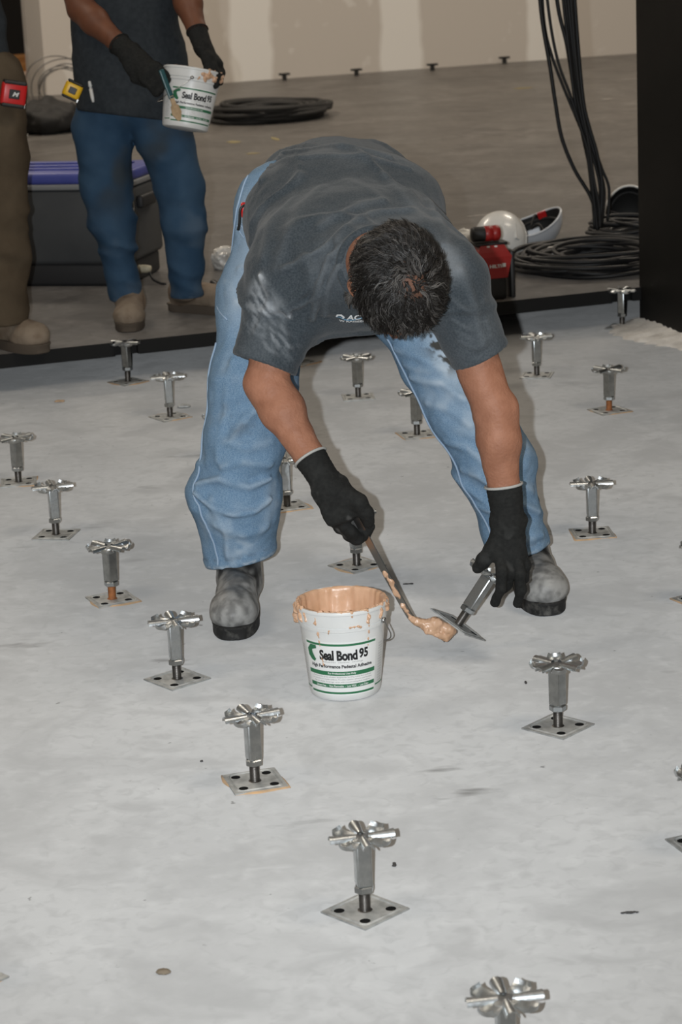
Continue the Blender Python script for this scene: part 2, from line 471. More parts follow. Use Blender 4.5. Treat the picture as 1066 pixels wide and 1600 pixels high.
# black wall at the right and the broken white grout at its foot
c0 = Vector((1.116, 8.245, 0)); dirn = Vector((0.31, -0.95, 0)).normalized(); nn = Vector((-dirn.y, dirn.x, 0))*1
if nn.x < 0: nn = -nn
bm = bmesh.new(); P4 = [c0, c0+dirn*3.2, c0+dirn*3.2+nn*0.6, c0+nn*0.6]
a = [bm.verts.new((p.x, p.y, 0.012)) for p in P4]; b = [bm.verts.new((p.x, p.y, 3.6)) for p in P4]
bm.faces.new(a); bm.faces.new(b)
for i in range(4): bm.faces.new((a[i], a[(i+1) % 4], b[(i+1) % 4], b[i]))
tag(link('wall_right', bm_mesh('wall_right', bm), 'black_paint'), kind='structure')
v, f = [], []
nseg, nrow = 90, 6
for i in range(nseg+1):
    s = i/nseg*1.6-0.02
    wd = 0.135+0.04*math.sin(s*9)+0.02*random.uniform(-1, 1)
    for j in range(nrow+1):
        u = j/nrow; p = c0+dirn*s-nn*(wd*u)+nn*0.03*(1-u)
        z = (0.030*(1-u)**1.5+0.010*random.uniform(0, 1)*(1 if 0 < j < nrow else 0)+(0.016*random.random() if j == 0 else 0)) if j < nrow else -0.002
        v.append((p.x, p.y, z))
for i in range(nseg):
    for j in range(nrow):
        q = i*(nrow+1)+j; f.append((q, q+1, q+nrow+2, q+nrow+1))
tag(link('trim_1', pydata('trim', v, f, True), 'white_grout'), kind='structure')

# ---------------------------------------------------------------- floor pedestals
mat('zinc', (0.66, 0.69, 0.70), 0.30, 1.0, col2=(0.50, 0.525, 0.535), nscale=40, bump=0.08, bscale=200, rough2=0.42)
mat('zinc_sleeve', (0.60, 0.63, 0.64), 0.27, 1.0, col2=(0.44, 0.465, 0.475), nscale=50, bump=0.06, bscale=200, rough2=0.34)
mat('zinc_plate', (0.52, 0.535, 0.53), 0.50, 0.45, col2=(0.32, 0.33, 0.325), nscale=45, lo=0.4, hi=0.7, bump=0.1, bscale=150, rough2=0.6)
mat('stud_steel', (0.16, 0.15, 0.14), 0.4, 0.9, col2=(0.08, 0.075, 0.07), nscale=60)
mat('stud_rust', (0.40, 0.15, 0.05), 0.75, 0.1, col2=(0.22, 0.085, 0.03), nscale=90)
mat('hole_dark', (0.012, 0.012, 0.012), 0.9, spec=0.1)  # near-black colour stands in for the shade inside the bolt holes
mat('adhesive', (0.66, 0.42, 0.275), 0.34, col2=(0.56, 0.34, 0.205), nscale=30, bump=0.25, bscale=60, spec=0.6)
mat('old_adhesive', (0.62, 0.40, 0.22), 0.6, col2=(0.45, 0.33, 0.22), nscale=40)

def plate_mesh(side=0.101, th=0.003, hole=0.0088, n=16):
    bm = bmesh.new(); h = side/2
    for qx in (-1, 1):
        for qy in (-1, 1):
            cx, cy = qx*h/2, qy*h/2; hx, hy = cx*1.16, cy*1.16
            top, bot, ti, bi = [], [], [], []
            for i in range(n):
                a = 2*PI*(i+0.5)/n; ca, sa = math.cos(a), math.sin(a)
                k = (h/2)/max(abs(ca), abs(sa))
                # keep square corners exact
                if i % (n//4) == n//8 or False: pass
                ex, ey = cx+ca*k, cy+sa*k
                top.append(bm.verts.new((ex, ey, th))); bot.append(bm.verts.new((ex, ey, 0)))
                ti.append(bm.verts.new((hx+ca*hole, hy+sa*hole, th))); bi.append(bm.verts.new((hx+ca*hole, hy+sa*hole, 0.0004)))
            for i in range(n):
                j = (i+1) % n
                bm.faces.new((top[i], top[j], ti[j], ti[i]))
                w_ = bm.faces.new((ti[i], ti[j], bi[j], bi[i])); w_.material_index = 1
                m_ = ((top[i].co+top[j].co)/2)
                if abs(abs(m_.x)-h) < 1e-4 or abs(abs(m_.y)-h) < 1e-4: bm.faces.new((top[i], bot[i], bot[j], top[j]))
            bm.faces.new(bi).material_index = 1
            # corner fill: the octagon-sampled square misses its corners
            for i in range(n):
                j = (i+1) % n
                p, q = top[i].co, top[j].co
                if abs(p.x-q.x) > 1e-6 and abs(p.y-q.y) > 1e-6:
                    c = (p.x if abs(abs(p.x-cx)-h/2) < 1e-6 else q.x, p.y if abs(abs(p.y-cy)-h/2) < 1e-6 else q.y)
                    cv = bm.verts.new((c[0], c[1], th)); cb = bm.verts.new((c[0], c[1], 0))
                    bm.faces.new((top[i], cv, top[j]))
                    bm.faces.new((top[i], bot[i], cb, cv)); bm.faces.new((cv, cb, bot[j], top[j]))
    # embossed ridge round the plate
    r0, r1, r2 = h*0.80, h*0.84, h*0.88
    ring = []
    for r, z in ((r0, th), (r1, th+0.0020), (r2, th)):
        pts = []
        for (sx, sy) in ((1, 1), (-1, 1), (-1, -1), (1, -1)):
            for k in range(4):
                a0 = {(1, 1): 0, (-1, 1): PI/2, (-1, -1): PI, (1, -1): 3*PI/2}[(sx, sy)]
                a = a0+k/3*PI/2; cr = 0.012
                pts.append(bm.verts.new((sx*(r-cr)+cr*math.cos(a), sy*(r-cr)+cr*math.sin(a), z)))
        ring.append(pts)
    for a_, b_ in zip(ring, ring[1:]):
        for i in range(16): bm.faces.new((a_[i], a_[(i+1) % 16], b_[(i+1) % 16], b_[i]))
    bmesh.ops.remove_doubles(bm, verts=bm.verts[:], dist=1e-6)
    return bm_mesh('base_plate', bm)
def head_mesh():
    parts = []
    # centre dish
    v, f = lathe([(0.0005, 0.1300), (0.008, 0.1305), (0.015, 0.1300), (0.020, 0.1275), (0.021, 0.1245), (0.017, 0.1225), (0.013, 0.120)], 16)
    parts.append((v, f))
    # four pressed channels (ridges), open towards their outer end
    for k in range(4):
        a = k*PI/2; ca, sa = math.cos(a), math.sin(a); v, f = [], []
        ns, nr = 8, 5
        for sh in (0.0, -0.0022):
            for i in range(nr):
                r = 0.010+0.043*i/(nr-1); z0 = 0.1245+0.0020*(i/(nr-1))
                wv = 0.0068+0.0032*i/(nr-1)
                for j in range(ns+1):
                    g = PI*j/ns; y = -math.cos(g)*(wv+sh); z = z0+math.sin(g)*(0.0095+sh)
                    v.append((r*ca-y*sa, r*sa+y*ca, z))
        m = nr*(ns+1)
        for i in range(nr-1):
            for j in range(ns):
                q = i*(ns+1)+j
                f.append((q, q+1, q+ns+2, q+ns+1)); f.append((m+q, m+q+ns+1, m+q+ns+2, m+q+1))
        for j in range(ns):
            q = (nr-1)*(ns+1)+j; f.append((q, q+1, m+q+1, m+q))
        parts.append((v, f))
    # four wings between them: widening plates with turned-up lips
    for k in range(4):
        a = k*PI/2+PI/4; ca, sa = math.cos(a), math.sin(a); v, f = [], []
        prof = [(0.014, 0.0085, 0.1265), (0.028, 0.0115, 0.1262), (0.043, 0.0150, 0.1245), (0.0500, 0.0140, 0.1265), (0.0530, 0.0115, 0.1325)]
        ny = 6
        for dz in (0.0, -0.0024):
            for i, (r, hw, z) in enumerate(prof):
                for j in range(ny+1):
                    u = -1+2*j/ny; y = u*hw; zz = z+(abs(u)**3)*0.0040*(0.3+0.7*i/4)+dz; rr = r-0.005*u*u*(i/4)
                    v.append((rr*ca-y*sa, rr*sa+y*ca, zz))
        m = len(prof)*(ny+1)
        for i in range(len(prof)-1):
            for j in range(ny):
                q = i*(ny+1)+j; f.append((q, q+ny+1, q+ny+2, q+1)); f.append((m+q, m+q+1, m+q+ny+2, m+q+ny+1))
            for j in (0, ny):
                q = i*(ny+1)+j; f.append((q, q+ny+1, m+q+ny+1, m+q))
        for j in range(ny):
            q = (len(prof)-1)*(ny+1)+j; f.append((q, q+1, m+q+1, m+q))
        parts.append((v, f))
    v, f = merge(parts)
    bm = bmesh.new(); bm.from_mesh(pydata('h', v, f)); bmesh.ops.recalc_face_normals(bm, faces=bm.faces[:])
    return smooth_angle(bm_mesh('head', bm, fix=False), 40)
def sleeve_mesh():
    bm = bmesh.new(); bm_box(bm, (0, 0, (0.046+0.127)/2), (0.0255, 0.0255, 0.127-0.046), bevel=0.0032, seg=2)
    return smooth_angle(bm_mesh('sleeve', bm), 20)
def nut_mesh():
    bm = bmesh.new(); rr = 0.0165
    prof = [(0.010, 0.0345), (0.0145, 0.0345), (rr, 0.0365), (rr, 0.0445), (0.0145, 0.0465), (0.010, 0.0465)]
    v, f = lathe(prof, 6); m = pydata('n', v, f); bm.from_mesh(m)
    return bm_mesh('nut', bm)
def stud_mesh():
    prof = []
    z = 0.0035
    while z < 0.036:
        prof += [(0.0083, z), (0.0094, z+0.0009), (0.0094, z+0.0011)]; z += 0.0020
    v, f = lathe([(0.0125, 0.0028), (0.0115, 0.0036)]+prof, 14)
    return pydata('stud', v, f, True)
def blob_ring(seed, r=0.052, n=40, amp=0.006, hh=0.004):
    rg = random.Random(seed); ph = [rg.uniform(0, 6.28) for _ in range(5)]
    v, f = [], []
    h = 0.0505
    for i in range(n):
        a = 2*PI*i/n; k = h/max(abs(math.cos(a)), abs(math.sin(a)))
        e = max(0.0, amp*(0.35+sum(math.sin((q+1)*a+ph[q]) for q in range(4))*0.4))
        for rr, z in ((k-0.004, 0.0022), (k+e*0.6, 0.0026 if e > 0.001 else 0.0005), (k+e, 0.0001)): v.append((rr*math.cos(a), rr*math.sin(a), z))
    for i in range(n):
        for j in range(2):
            a, b = i*3+j, ((i+1) % n)*3+j; f.append((a, b, b+1, a+1))
    return pydata('adhesive_squeeze', v, f, True)
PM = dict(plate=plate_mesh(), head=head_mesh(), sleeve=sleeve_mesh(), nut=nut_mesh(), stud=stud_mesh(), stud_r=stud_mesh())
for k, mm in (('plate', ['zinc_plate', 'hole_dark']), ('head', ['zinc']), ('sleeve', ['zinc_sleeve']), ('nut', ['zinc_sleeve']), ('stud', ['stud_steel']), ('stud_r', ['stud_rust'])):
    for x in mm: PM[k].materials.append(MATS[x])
def pedestal(loc, plate_rot, head_rot, label, group='floor pedestals set out on the slab', rust=False, glue=None, name='floor_pedestal', dh=0.0):
    t = thing(name, loc, label, 'pedestal', group)
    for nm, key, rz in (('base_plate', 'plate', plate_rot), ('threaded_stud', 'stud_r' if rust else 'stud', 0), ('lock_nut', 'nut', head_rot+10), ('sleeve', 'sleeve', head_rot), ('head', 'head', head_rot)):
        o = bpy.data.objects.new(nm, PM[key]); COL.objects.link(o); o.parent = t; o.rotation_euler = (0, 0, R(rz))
        if dh and key in ('nut', 'sleeve', 'head'): o.location.z = dh
        if key == 'stud_r': o['label'] = 'rust-orange threaded stud'
    if glue is not None:
        o = link('adhesive_squeeze', blob_ring(glue), 'old_adhesive', t); o.rotation_euler = (0, 0, R(plate_rot)); o['label'] = 'peach adhesive squeezed out along the plate edge'
    return t
PEDS = [
 ((0.008, 3.400), 44, 12, 'nearest whole steel pedestal, standing alone on the bare slab in front', 0, None),
 ((-0.182, 3.978), 16, 22, 'steel pedestal with its square plate turned nearly straight, front left of the pail', 0, 11),
 ((-0.359, 4.573), 40, 14, 'steel pedestal just left in front of the dusty black boot', 0, None),
 ((-0.544, 5.164), 24, 45, 'steel pedestal with rusty orange stud, third in the left row from the boot', 1, 12),
 ((-0.739, 5.756), -12, 16, 'steel pedestal second from the left picture edge in the left row', 0, None),
 ((-0.907, 6.334), 5, 45, 'steel pedestal at the left picture edge below the khaki trousers', 0, 14),
 ((0.399, 4.187), 47, 45, 'steel pedestal on a diamond-turned plate, right of the pail', 0, None),
 ((0.032, 5.346), 38, 20, 'steel pedestal directly behind the gloved hand with the scraper', 0, 15),
 ((-0.142, 5.927), 20, 5, 'steel pedestal between the worker\'s legs beside his bare forearm', 0, 16),
 ((-0.335, 6.490), 20, 45, 'steel pedestal half hidden behind the left jeans leg', 0, 17),
 ((-0.522, 7.084), 33, 12, 'steel pedestal left behind the bent worker, in front of the raised floor edge', 0, 18),
 ((0.623, 5.528), 4, 2, 'steel pedestal right of the dusty boot toe, plate facing square on', 0, 19),
 ((0.440, 6.104), 10, 20, 'steel pedestal hidden behind the right jeans leg', 0, None),
 ((0.237, 6.680), 14, 45, 'steel pedestal beside the inner edge of the right jeans leg', 0, 20),
 ((0.073, 7.243), 4, 45, 'steel pedestal framed under the worker\'s chest between his legs', 0, None),
 ((0.834, 6.880), 22, 45, 'steel pedestal with rusty orange stud at the right, behind the arm', 1, 21),
 ((0.666, 7.446), -14, 12, 'steel pedestal right of the upper arm, before the raised floor', 0, None),
 ((0.587, 3.594), 20, 30, 'steel pedestal cut by the right picture edge in the foreground', 0, None),
 ((0.189, 2.829), 30, 8, 'steel pedestal head cut by the bottom picture edge', 0, None),
 ((0.803, 4.941), 28, 14, 'steel pedestal cut by the right picture edge, with peach adhesive at its plate', 0, 22),
 ((-0.612, 3.222), 47, 10, 'steel pedestal plate corner with peach adhesive at the lower left picture edge', 0, 23),
]
for (x, y), pr, hr, lab, rust, glue in PEDS: pedestal((x, y, 0), pr, hr, lab, rust=bool(rust), glue=glue)
edge_labs = {3: 'pedestal carrying the raised floor edge left, below the tan boots', 4: 'pedestal carrying the raised floor edge between the worker\'s legs', 5: 'pedestal carrying the raised floor edge behind the bare upper arm', 6: 'pedestal carrying the raised floor edge beside the black wall', 2: 'pedestal carrying the raised floor edge at the far left'}
for k, lab in edge_labs.items():
    p = edge_ped[k]; pedestal((p.x, p.y, 0), 20+7*k, 17.5+45, lab, 'pedestals under the raised floor edge', glue=30+k, dh=0.006)

# ---------------------------------------------------------------- people: shared builders
mat('skin', (0.390, 0.185, 0.115), 0.55, col2=(0.275, 0.120, 0.071), nscale=30, lo=0.25, hi=0.8, bump=0.35, bscale=170, spec=0.22, detail=7, attr='roots', attr_col=(0.022, 0.017, 0.014))
mat('skin_dark', (0.17, 0.066, 0.034), 0.5, col2=(0.13, 0.05, 0.027), nscale=18, bump=0.1, bscale=120, spec=0.45)
mat('scalp', (0.30, 0.16, 0.10), 0.5)
mat('shirt_grey', (0.031, 0.040, 0.048), 0.95, col2=(0.060, 0.072, 0.082), nscale=260, lo=0.32, hi=0.7, bump=0.22, bscale=420, spec=0.15, sheen=0.12, attr='dust', attr_col=(0.40, 0.43, 0.46), bdist=0.002)
mat('shirt_charcoal', (0.030, 0.035, 0.040), 0.95, col2=(0.038, 0.044, 0.050), nscale=60, bump=0.2, bscale=300, spec=0.12)
mat('denim_light', (0.092, 0.178, 0.290), 0.9, col2=(0.240, 0.352, 0.475), nscale=400, lo=0.25, hi=0.78, bump=0.35, bscale=380, spec=0.15, attr='bleach', attr_col=(0.40, 0.48, 0.56), attr2='grime', attr2_col=(0.055, 0.055, 0.052), detail=8, bdist=0.002)
mat('denim_dark', (0.026, 0.058, 0.105), 0.9, col2=(0.046, 0.088, 0.145), nscale=7, lo=0.35, hi=0.7, bump=0.25, bscale=300, spec=0.12, attr='bleach', attr_col=(0.085, 0.125, 0.175), attr2='grime', attr2_col=(0.045, 0.052, 0.055))
mat('denim_stitch', (0.30, 0.40, 0.52), 0.9)
mat('khaki', (0.070, 0.052, 0.034), 0.9, col2=(0.098, 0.075, 0.050), nscale=8, bump=0.25, bscale=200, spec=0.12)
mat('glove_knit', (0.014, 0.0145, 0.014), 0.85, col2=(0.020, 0.0205, 0.0195), nscale=120, bump=0.5, bscale=500, spec=0.2, attr='dust', attr_col=(0.16, 0.16, 0.155), bdist=0.002)
mat('glove_nitrile', (0.010, 0.0105, 0.010), 0.55, bump=0.2, bscale=300, spec=0.35, attr='dust', attr_col=(0.20, 0.20, 0.19))
mat('glove_rim', (0.42, 0.42, 0.40), 0.9, bump=0.3, bscale=400)
mat('boot_black', (0.013, 0.013, 0.013), 0.5, spec=0.4, bump=0.15, bscale=120, attr='dust', attr_col=(0.34, 0.34, 0.33))
mat('boot_sole', (0.016, 0.016, 0.016), 0.75, col2=(0.10, 0.098, 0.09), nscale=45, lo=0.5, hi=0.7)
mat('boot_tan', (0.135, 0.092, 0.06), 0.85, col2=(0.20, 0.15, 0.105), nscale=20, bump=0.25, bscale=150, attr='dust', attr_col=(0.24, 0.19, 0.14))
mat('boot_tan_sole', (0.09, 0.07, 0.052), 0.9)
mat('belt_black', (0.012, 0.011, 0.010), 0.45)

A3 = lambda v: np.array(v, float)
def unit(v): v = A3(v); return v/np.linalg.norm(v)

def head_field(g, c, crown, face, s=1.0):
    """skull, face, nose, brow, lips, chin, ears; crown and face are directions"""
    u = unit(crown); f = A3(face); f = unit(f-u*(f@u)); r = np.cross(f, u)
    M = np.array([r, u, f]); c = A3(c)
    p = lambda x, y, z: c+s*(r*x+u*y+f*z)
    sc = lambda *q: [s*x for x in q]
    d = ell(g, p(0, 0.030, -0.018), sc(0.076, 0.088, 0.096), M)
    d = smin(d, ell(g, p(0, -0.040, 0.030), sc(0.060, 0.078, 0.064), M), 0.03*s)
    d = smin(d, ell(g, p(0, -0.098, 0.060), sc(0.030, 0.022, 0.026), M), 0.025*s)          # chin
    d = smin(d, bone(g, p(-0.05, -0.072, 0.01), p(-0.022, -0.098, 0.055), 0.016*s, 0.016*s), 0.03*s)
    d = smin(d, bone(g, p(0.05, -0.072, 0.01), p(0.022, -0.098, 0.055), 0.016*s, 0.016*s), 0.03*s)
    d = smin(d, bone(g, p(-0.034, 0.012, 0.078), p(0.034, 0.012, 0.078), 0.010*s, 0.010*s), 0.014*s)   # brow
    for sx in (-1, 1):
        d = smax(d, -ell(g, p(sx*0.031, -0.006, 0.098), sc(0.017, 0.011, 0.016), M), 0.012*s)           # eye sockets
        d = smin(d, ell(g, p(sx*0.031, -0.007, 0.077), sc(0.0125, 0.0105, 0.0115), M), 0.003*s)         # eyes
        d = smin(d, bone(g, p(sx*0.016, 0.002, 0.086), p(sx*0.043, -0.001, 0.080), 0.0035*s, 0.003*s), 0.004*s)  # lids
        e = ell(g, p(sx*0.080, -0.012, -0.010), sc(0.009, 0.032, 0.019), M)
        e = smax(e, -ell(g, p(sx*0.088, -0.010, -0.006), sc(0.007, 0.020, 0.011), M), 0.004*s)
        d = smin(d, e, 0.008*s)
        d = smin(d, ell(g, p(sx*0.012, -0.046, 0.092), sc(0.009, 0.008, 0.010), M), 0.008*s)            # nostrils
    d = smin(d, bone(g, p(0, 0.004, 0.088), p(0, -0.040, 0.108), 0.007*s, 0.012*s), 0.012*s)            # nose
    d = smin(d, bone(g, p(-0.020, -0.069, 0.083), p(0.020, -0.069, 0.083), 0.006*s, 0.006*s), 0.008*s)
    d = smax(d, -bone(g, p(-0.020, -0.073, 0.094), p(0.020, -0.073, 0.094), 0.0022*s, 0.0022*s), 0.003*s)
    d = smin(d, bone(g, p(-0.016, -0.079, 0.083), p(0.016, -0.079, 0.083), 0.0065*s, 0.0065*s), 0.006*s)
    return d, p, M
def arm_field(g, sh, el, wr, s=1.0, hand_dir=None):
    sh, el, wr = A3(sh), A3(el), A3(wr)
    ax = unit(wr-el); side = np.cross(ax, (0, 1, 0)); side = unit(side)
    d = chain(g, [sh, sh+(el-sh)*.45, el], [0.054*s, 0.0485*s, 0.043*s], 0.012)
    d = smin(d, chain(g, [el, el+(wr-el)*.28, el+(wr-el)*.7, wr], [0.042*s, 0.044*s, 0.0300*s, 0.0265*s], 0.012), 0.012)
    d = smin(d, bone(g, el+side*0.015*s, el+(wr-el)*.30+side*0.012*s, 0.026*s, 0.024*s), 0.03)
    return d
def hand_field(g, wr, kn, side, fingers, thumb, r=0.0115, palm=0.0165, k=2.3):
    """palm slab from wrist to knuckles plus five jointed fingers (explicit joints)"""
    wr, kn = A3(wr), A3(kn)
    d = bone(g, wr, kn, palm*1.05, palm, side, k)
    for pts in fingers:
        q = chain(g, pts, [r*1.05, r, r*0.95, r*0.85][:len(pts)], 0.006)
        d = smin(d, q, 0.0045)
    d = smin(d, chain(g, thumb, [r*1.5, r*1.4, r*1.25, r*1.1][:len(thumb)], 0.008), 0.014)
    return d
def make_glove(parent, wr, el, kn, side, fingers, thumb, h=0.003, cuff=0.075, r=0.0115, palm=0.0165, k=2.3, label=None, dusty=0.0, rim='glove_rim'):
    allp = np.array([wr, kn]+[p for f in fingers for p in f]+list(thumb)+[A3(wr)+unit(A3(el)-A3(wr))*cuff])
    g = Grid(allp.min(0)-0.05, allp.max(0)+0.05, h)
    wr_, el_ = A3(wr), A3(el); ax = unit(el_-wr_)
    d = hand_field(g, wr, kn, side, fingers, thumb, r, palm, k)
    top = wr_+ax*cuff
    d = smin(d, bone(g, wr_, top+ax*0.03, 0.0300, 0.0365, side, 1.08), 0.016)
    d = smax(d, plane(g, top, ax), 0.002)
    idx, P = near(g, d, 0.02)
    t = (P-wr_)@ax
    rib = 0.0007*np.sin(t*2*PI/0.009)*sstep(0.005, 0.015, t)                 # knitted ribs of the cuff
    d[idx] -= (rib+0.0016*fbm(P*55, 5)*(t < 0.01)+0.0015*vnoise(P*28, 6)).astype(F32)
    V, Fc = nets(d, g, 1)
    dust = sstep(0.25, 0.75, fbm(V*38, 9))*dusty*np.exp(-((V-A3(kn))**2).sum(1)/0.06**2)
    o = link('glove', quad_mesh('glove', V, Fc, {'dust': dust}), 'glove_knit', parent)
    if label: o['label'] = label
    # pale rolled rim
    x = unit(np.cross(ax, (0.3, 1, 0.1))); y = np.cross(ax, x); sd = A3(side)-ax*(A3(side)@ax); sd = unit(sd); pp = np.cross(ax, sd)
    ring = [tuple(top+ax*0.001+sd*math.cos(a)*0.0350*1.08+pp*math.sin(a)*0.0350) for a in np.linspace(0, 2*PI, 40, endpoint=False)]
    v, f = tube(ring, 0.0030, 6, True)
    q = link('cuff_rim', pydata('cuff_rim', v, f, True), rim, o)
    if rim == 'glove_rim': q['label'] = 'pale rolled rim of the cuff'
    return o
def make_boot(parent, heel, heading, base, leg_top, m_up, m_sole, s=1.0, h=0.004, dust_on=True, seed=1):
    """heading: angle of the toe direction; heel: centre of heel on the ground"""
    f = A3((math.cos(heading), math.sin(heading), 0)); r = A3((-f[1], f[0], 0)); u = A3((0, 0, 1)); c = A3((heel[0], heel[1], base))
    M = np.array([f, r, u])
    p = lambda x, y, z: c+s*(f*x+r*y+u*z)
    g = Grid(np.minimum(p(0, 0, 0)-0.12, np.minimum(p(0.3, 0, 0)-0.1, A3(leg_top)-0.1))-np.array([0, 0, 0]), np.maximum(p(0.3, 0, 0.1)+0.09, A3(leg_top)+0.1), h)
    d = ell(g, p(0.222, 0, 0.050), (0.064*s, 0.054*s, 0.046*s), M)                   # bulbous toe cap
    d = smin(d, bone(g, p(0.03, 0, 0.048), p(0.185, 0, 0.050), 0.040*s, 0.044*s), 0.03*s)
    d = smin(d, bone(g, p(0.045, 0, 0.085), p(0.15, 0, 0.068), 0.040*s, 0.036*s), 0.03*s)
    d = smin(d, bone(g, p(0.045, 0, 0.07), A3(leg_top), 0.046*s, 0.054*s), 0.03*s)
    d = smax(d, -plane(g, p(0, 0, 0.024), (0, 0, 1)), 0.006)
    idx, P = near(g, d, 0.02)
    lz = (P-c)@u; lx = (P-c)@f
    cre = 0.003*np.sin(lz*95+2.5*vnoise(P*18, seed))*np.exp(-((lx-0.115)/0.05)**2)*sstep(0.05, 0.08, lz)
    d[idx] -= (cre+0.003*fbm(P*22, seed+3)).astype(F32)
    V, Fc = nets(d, g, 1)
    lx = (V-c)@f; lz = (V-c)@u
    dust = sstep(-0.8, 0.45, fbm(V*26, seed+9, 4)+0.9*(sstep(0.10, 0.19, lx)-0.45)+0.3)*sstep(0.125, 0.085, lz)
    dust *= 0.45+0.55*sstep(-0.9, 0.6, fbm(V*60, seed+5, 4))
    up = link('boot', quad_mesh('boot', V, Fc, {'dust': dust if dust_on else dust*0}), m_up, parent)
    # sole: outline loop with welt
    n = 48; prof = []
    for i in range(n):
        a = 2*PI*i/n; ca, sa = math.cos(a), math.sin(a)
        x = 0.138+0.148*math.copysign(abs(ca)**0.75, ca); wv = 0.040+0.014*float(sstep(0.05, 0.22, x))
        prof.append((x, wv*math.copysign(abs(sa)**0.7, sa)))
    v, fs = [], []
    for z, k in ((0.0, 0.96), (0.004, 1.0), (0.022, 1.0), (0.027, 1.03), (0.031, 1.03), (0.033, 0.9)):
        for x, y in prof: v.append(tuple(p(0.138+(x-0.138)*k, y*k, z)))
    for j in range(5):
        for i in range(n):
            k = (i+1) % n; fs.append((j*n+i, j*n+k, (j+1)*n+k, (j+1)*n+i))
    fs.append(tuple(reversed(range(n)))); fs.append(tuple(5*n+i for i in range(n)))
    link('sole', smooth_angle(pydata('sole', v, fs), 50), m_sole, up)
    return up
def make_hair(parent, p, M, V, N, keep, dens, m='hair', seed=3, length=(0.030, 0.055), lift=0.30, gray=None, wid=0.0013, strands=4):
    """short wavy locks: bundles of thin tapered strands rooted on the scalp, sweeping away from the whorl"""
    rg = np.random.default_rng(seed)
    idx = rg.choice(len(V), size=dens, p=keep/keep.sum())
    parts_v, parts_f, gv = [], [], []
    wh = A3(p(0.004, 0.118, -0.045))
    for i in idx:
        b0 = V[i]; n = N[i]
        d = b0-wh; d = d-n*(d@n); dl = np.linalg.norm(d)+1e-6; d /= dl
        t2 = np.cross(n, d)
        swirl = 1.3*math.exp(-dl/0.04)+0.9*float(vnoise((b0*24)[None], 77)[0])
        if dl < 0.030: d = d*0.3+unit(rg.normal(0, 1, 3)); d = d-n*(d@n)
        d = d+t2*(swirl+rg.normal(0, 0.28)); d /= np.linalg.norm(d); t2 = np.cross(n, d)
        L = rg.uniform(*length)*(0.85+0.15*min(1, dl/0.06)); k = 7
        ph = 2.5*float(vnoise((b0*45)[None], 78)[0])+rg.normal(0, 0.7); amp = rg.uniform(0.004, 0.0095); fr = rg.uniform(0.8, 1.3)
        gy = gray(b0) if gray is not None else 0
        gy = gy+rg.normal(0, 0.22)
        for s_ in range(strands):
            b = b0+t2*rg.normal(0, 0.0016)+d*rg.normal(0, 0.002); q_ = rg.normal(0, 0.0012, 3); Ls = L*rg.uniform(0.85, 1.1)
            pts = []
            for j in range(k):
                t = j/(k-1)
                q = b+d*Ls*t+n*(Ls*lift*(t-0.85*t*t)+0.0005)+t2*amp*math.sin(ph+t*6.28*fr)*t+n*(0.5*amp*(1+math.cos(ph+t*6.28*fr))*t)+q_*t
                pts.append(q)
            rad = [wid*(1.0-0.8*(j/(k-1))**1.6) for j in range(k)]
            v, fc = tube(pts, rad, 3)
            o = len(parts_v)
            parts_v += [tuple(x) for x in v]; parts_f += [tuple(a+o for a in q) for q in fc]
            gv += [float(np.clip(gy+rg.normal(0, 0.12), 0, 1))]*len(v)
    me = pydata('hair', parts_v, parts_f, True)
    at = me.attributes.new('gray', 'FLOAT', 'POINT'); at.data.foreach_set('value', np.array(gv, np.float32))
    return tag(link('hair', me, m, parent), kind='stuff')
mat('hair', (0.010, 0.0085, 0.0075), 0.42, spec=0.4, attr='gray', attr_col=(0.24, 0.225, 0.21))
def vnorm(V, Fc):
    a, b, c, d = (V[Fc[:, i]] for i in range(4)); n = np.cross(c-a, d-b); N = np.zeros_like(V)
    for i in range(4):
        for x in range(3): N[:, x] += np.bincount(Fc[:, i], n[:, x], len(V))
    return N/(np.linalg.norm(N, axis=1, keepdims=True)+1e-12)

# ---------------------------------------------------------------- the bent-over worker
hero = {}
SHL, ELL_, WRL = (-0.077, 4.720, 0.796), (-0.145, 4.660, 0.606), (-0.021, 4.550, 0.403)
SHR, ELR, WRR = (0.239, 4.640, 0.804), (0.322, 4.600, 0.540), (0.343, 4.580, 0.307)
PEL, HIPL, HIPR = (0.01, 5.21, 0.895), (-0.109, 5.190, 0.843), (0.126, 5.190, 0.810)
HEAD_C = (0.126, 4.430, 0.833); CROWN = (0.30, -0.94, -0.10); FACE = (0.12, 0.05, -1.0)
LEGL = [HIPL, (-0.152, 5.150, 0.691), (-0.184, 5.080, 0.516), (-0.208, 5.060, 0.389), (-0.236, 5.060, 0.263), (-0.235, 5.070, 0.101)]
LEGR = [HIPR, (0.177, 5.160, 0.673), (0.246, 5.110, 0.547), (0.302, 5.070, 0.435), (0.348, 5.060, 0.317), (0.405, 5.070, 0.085)]
NECK = (0.088, 4.615, 0.852)

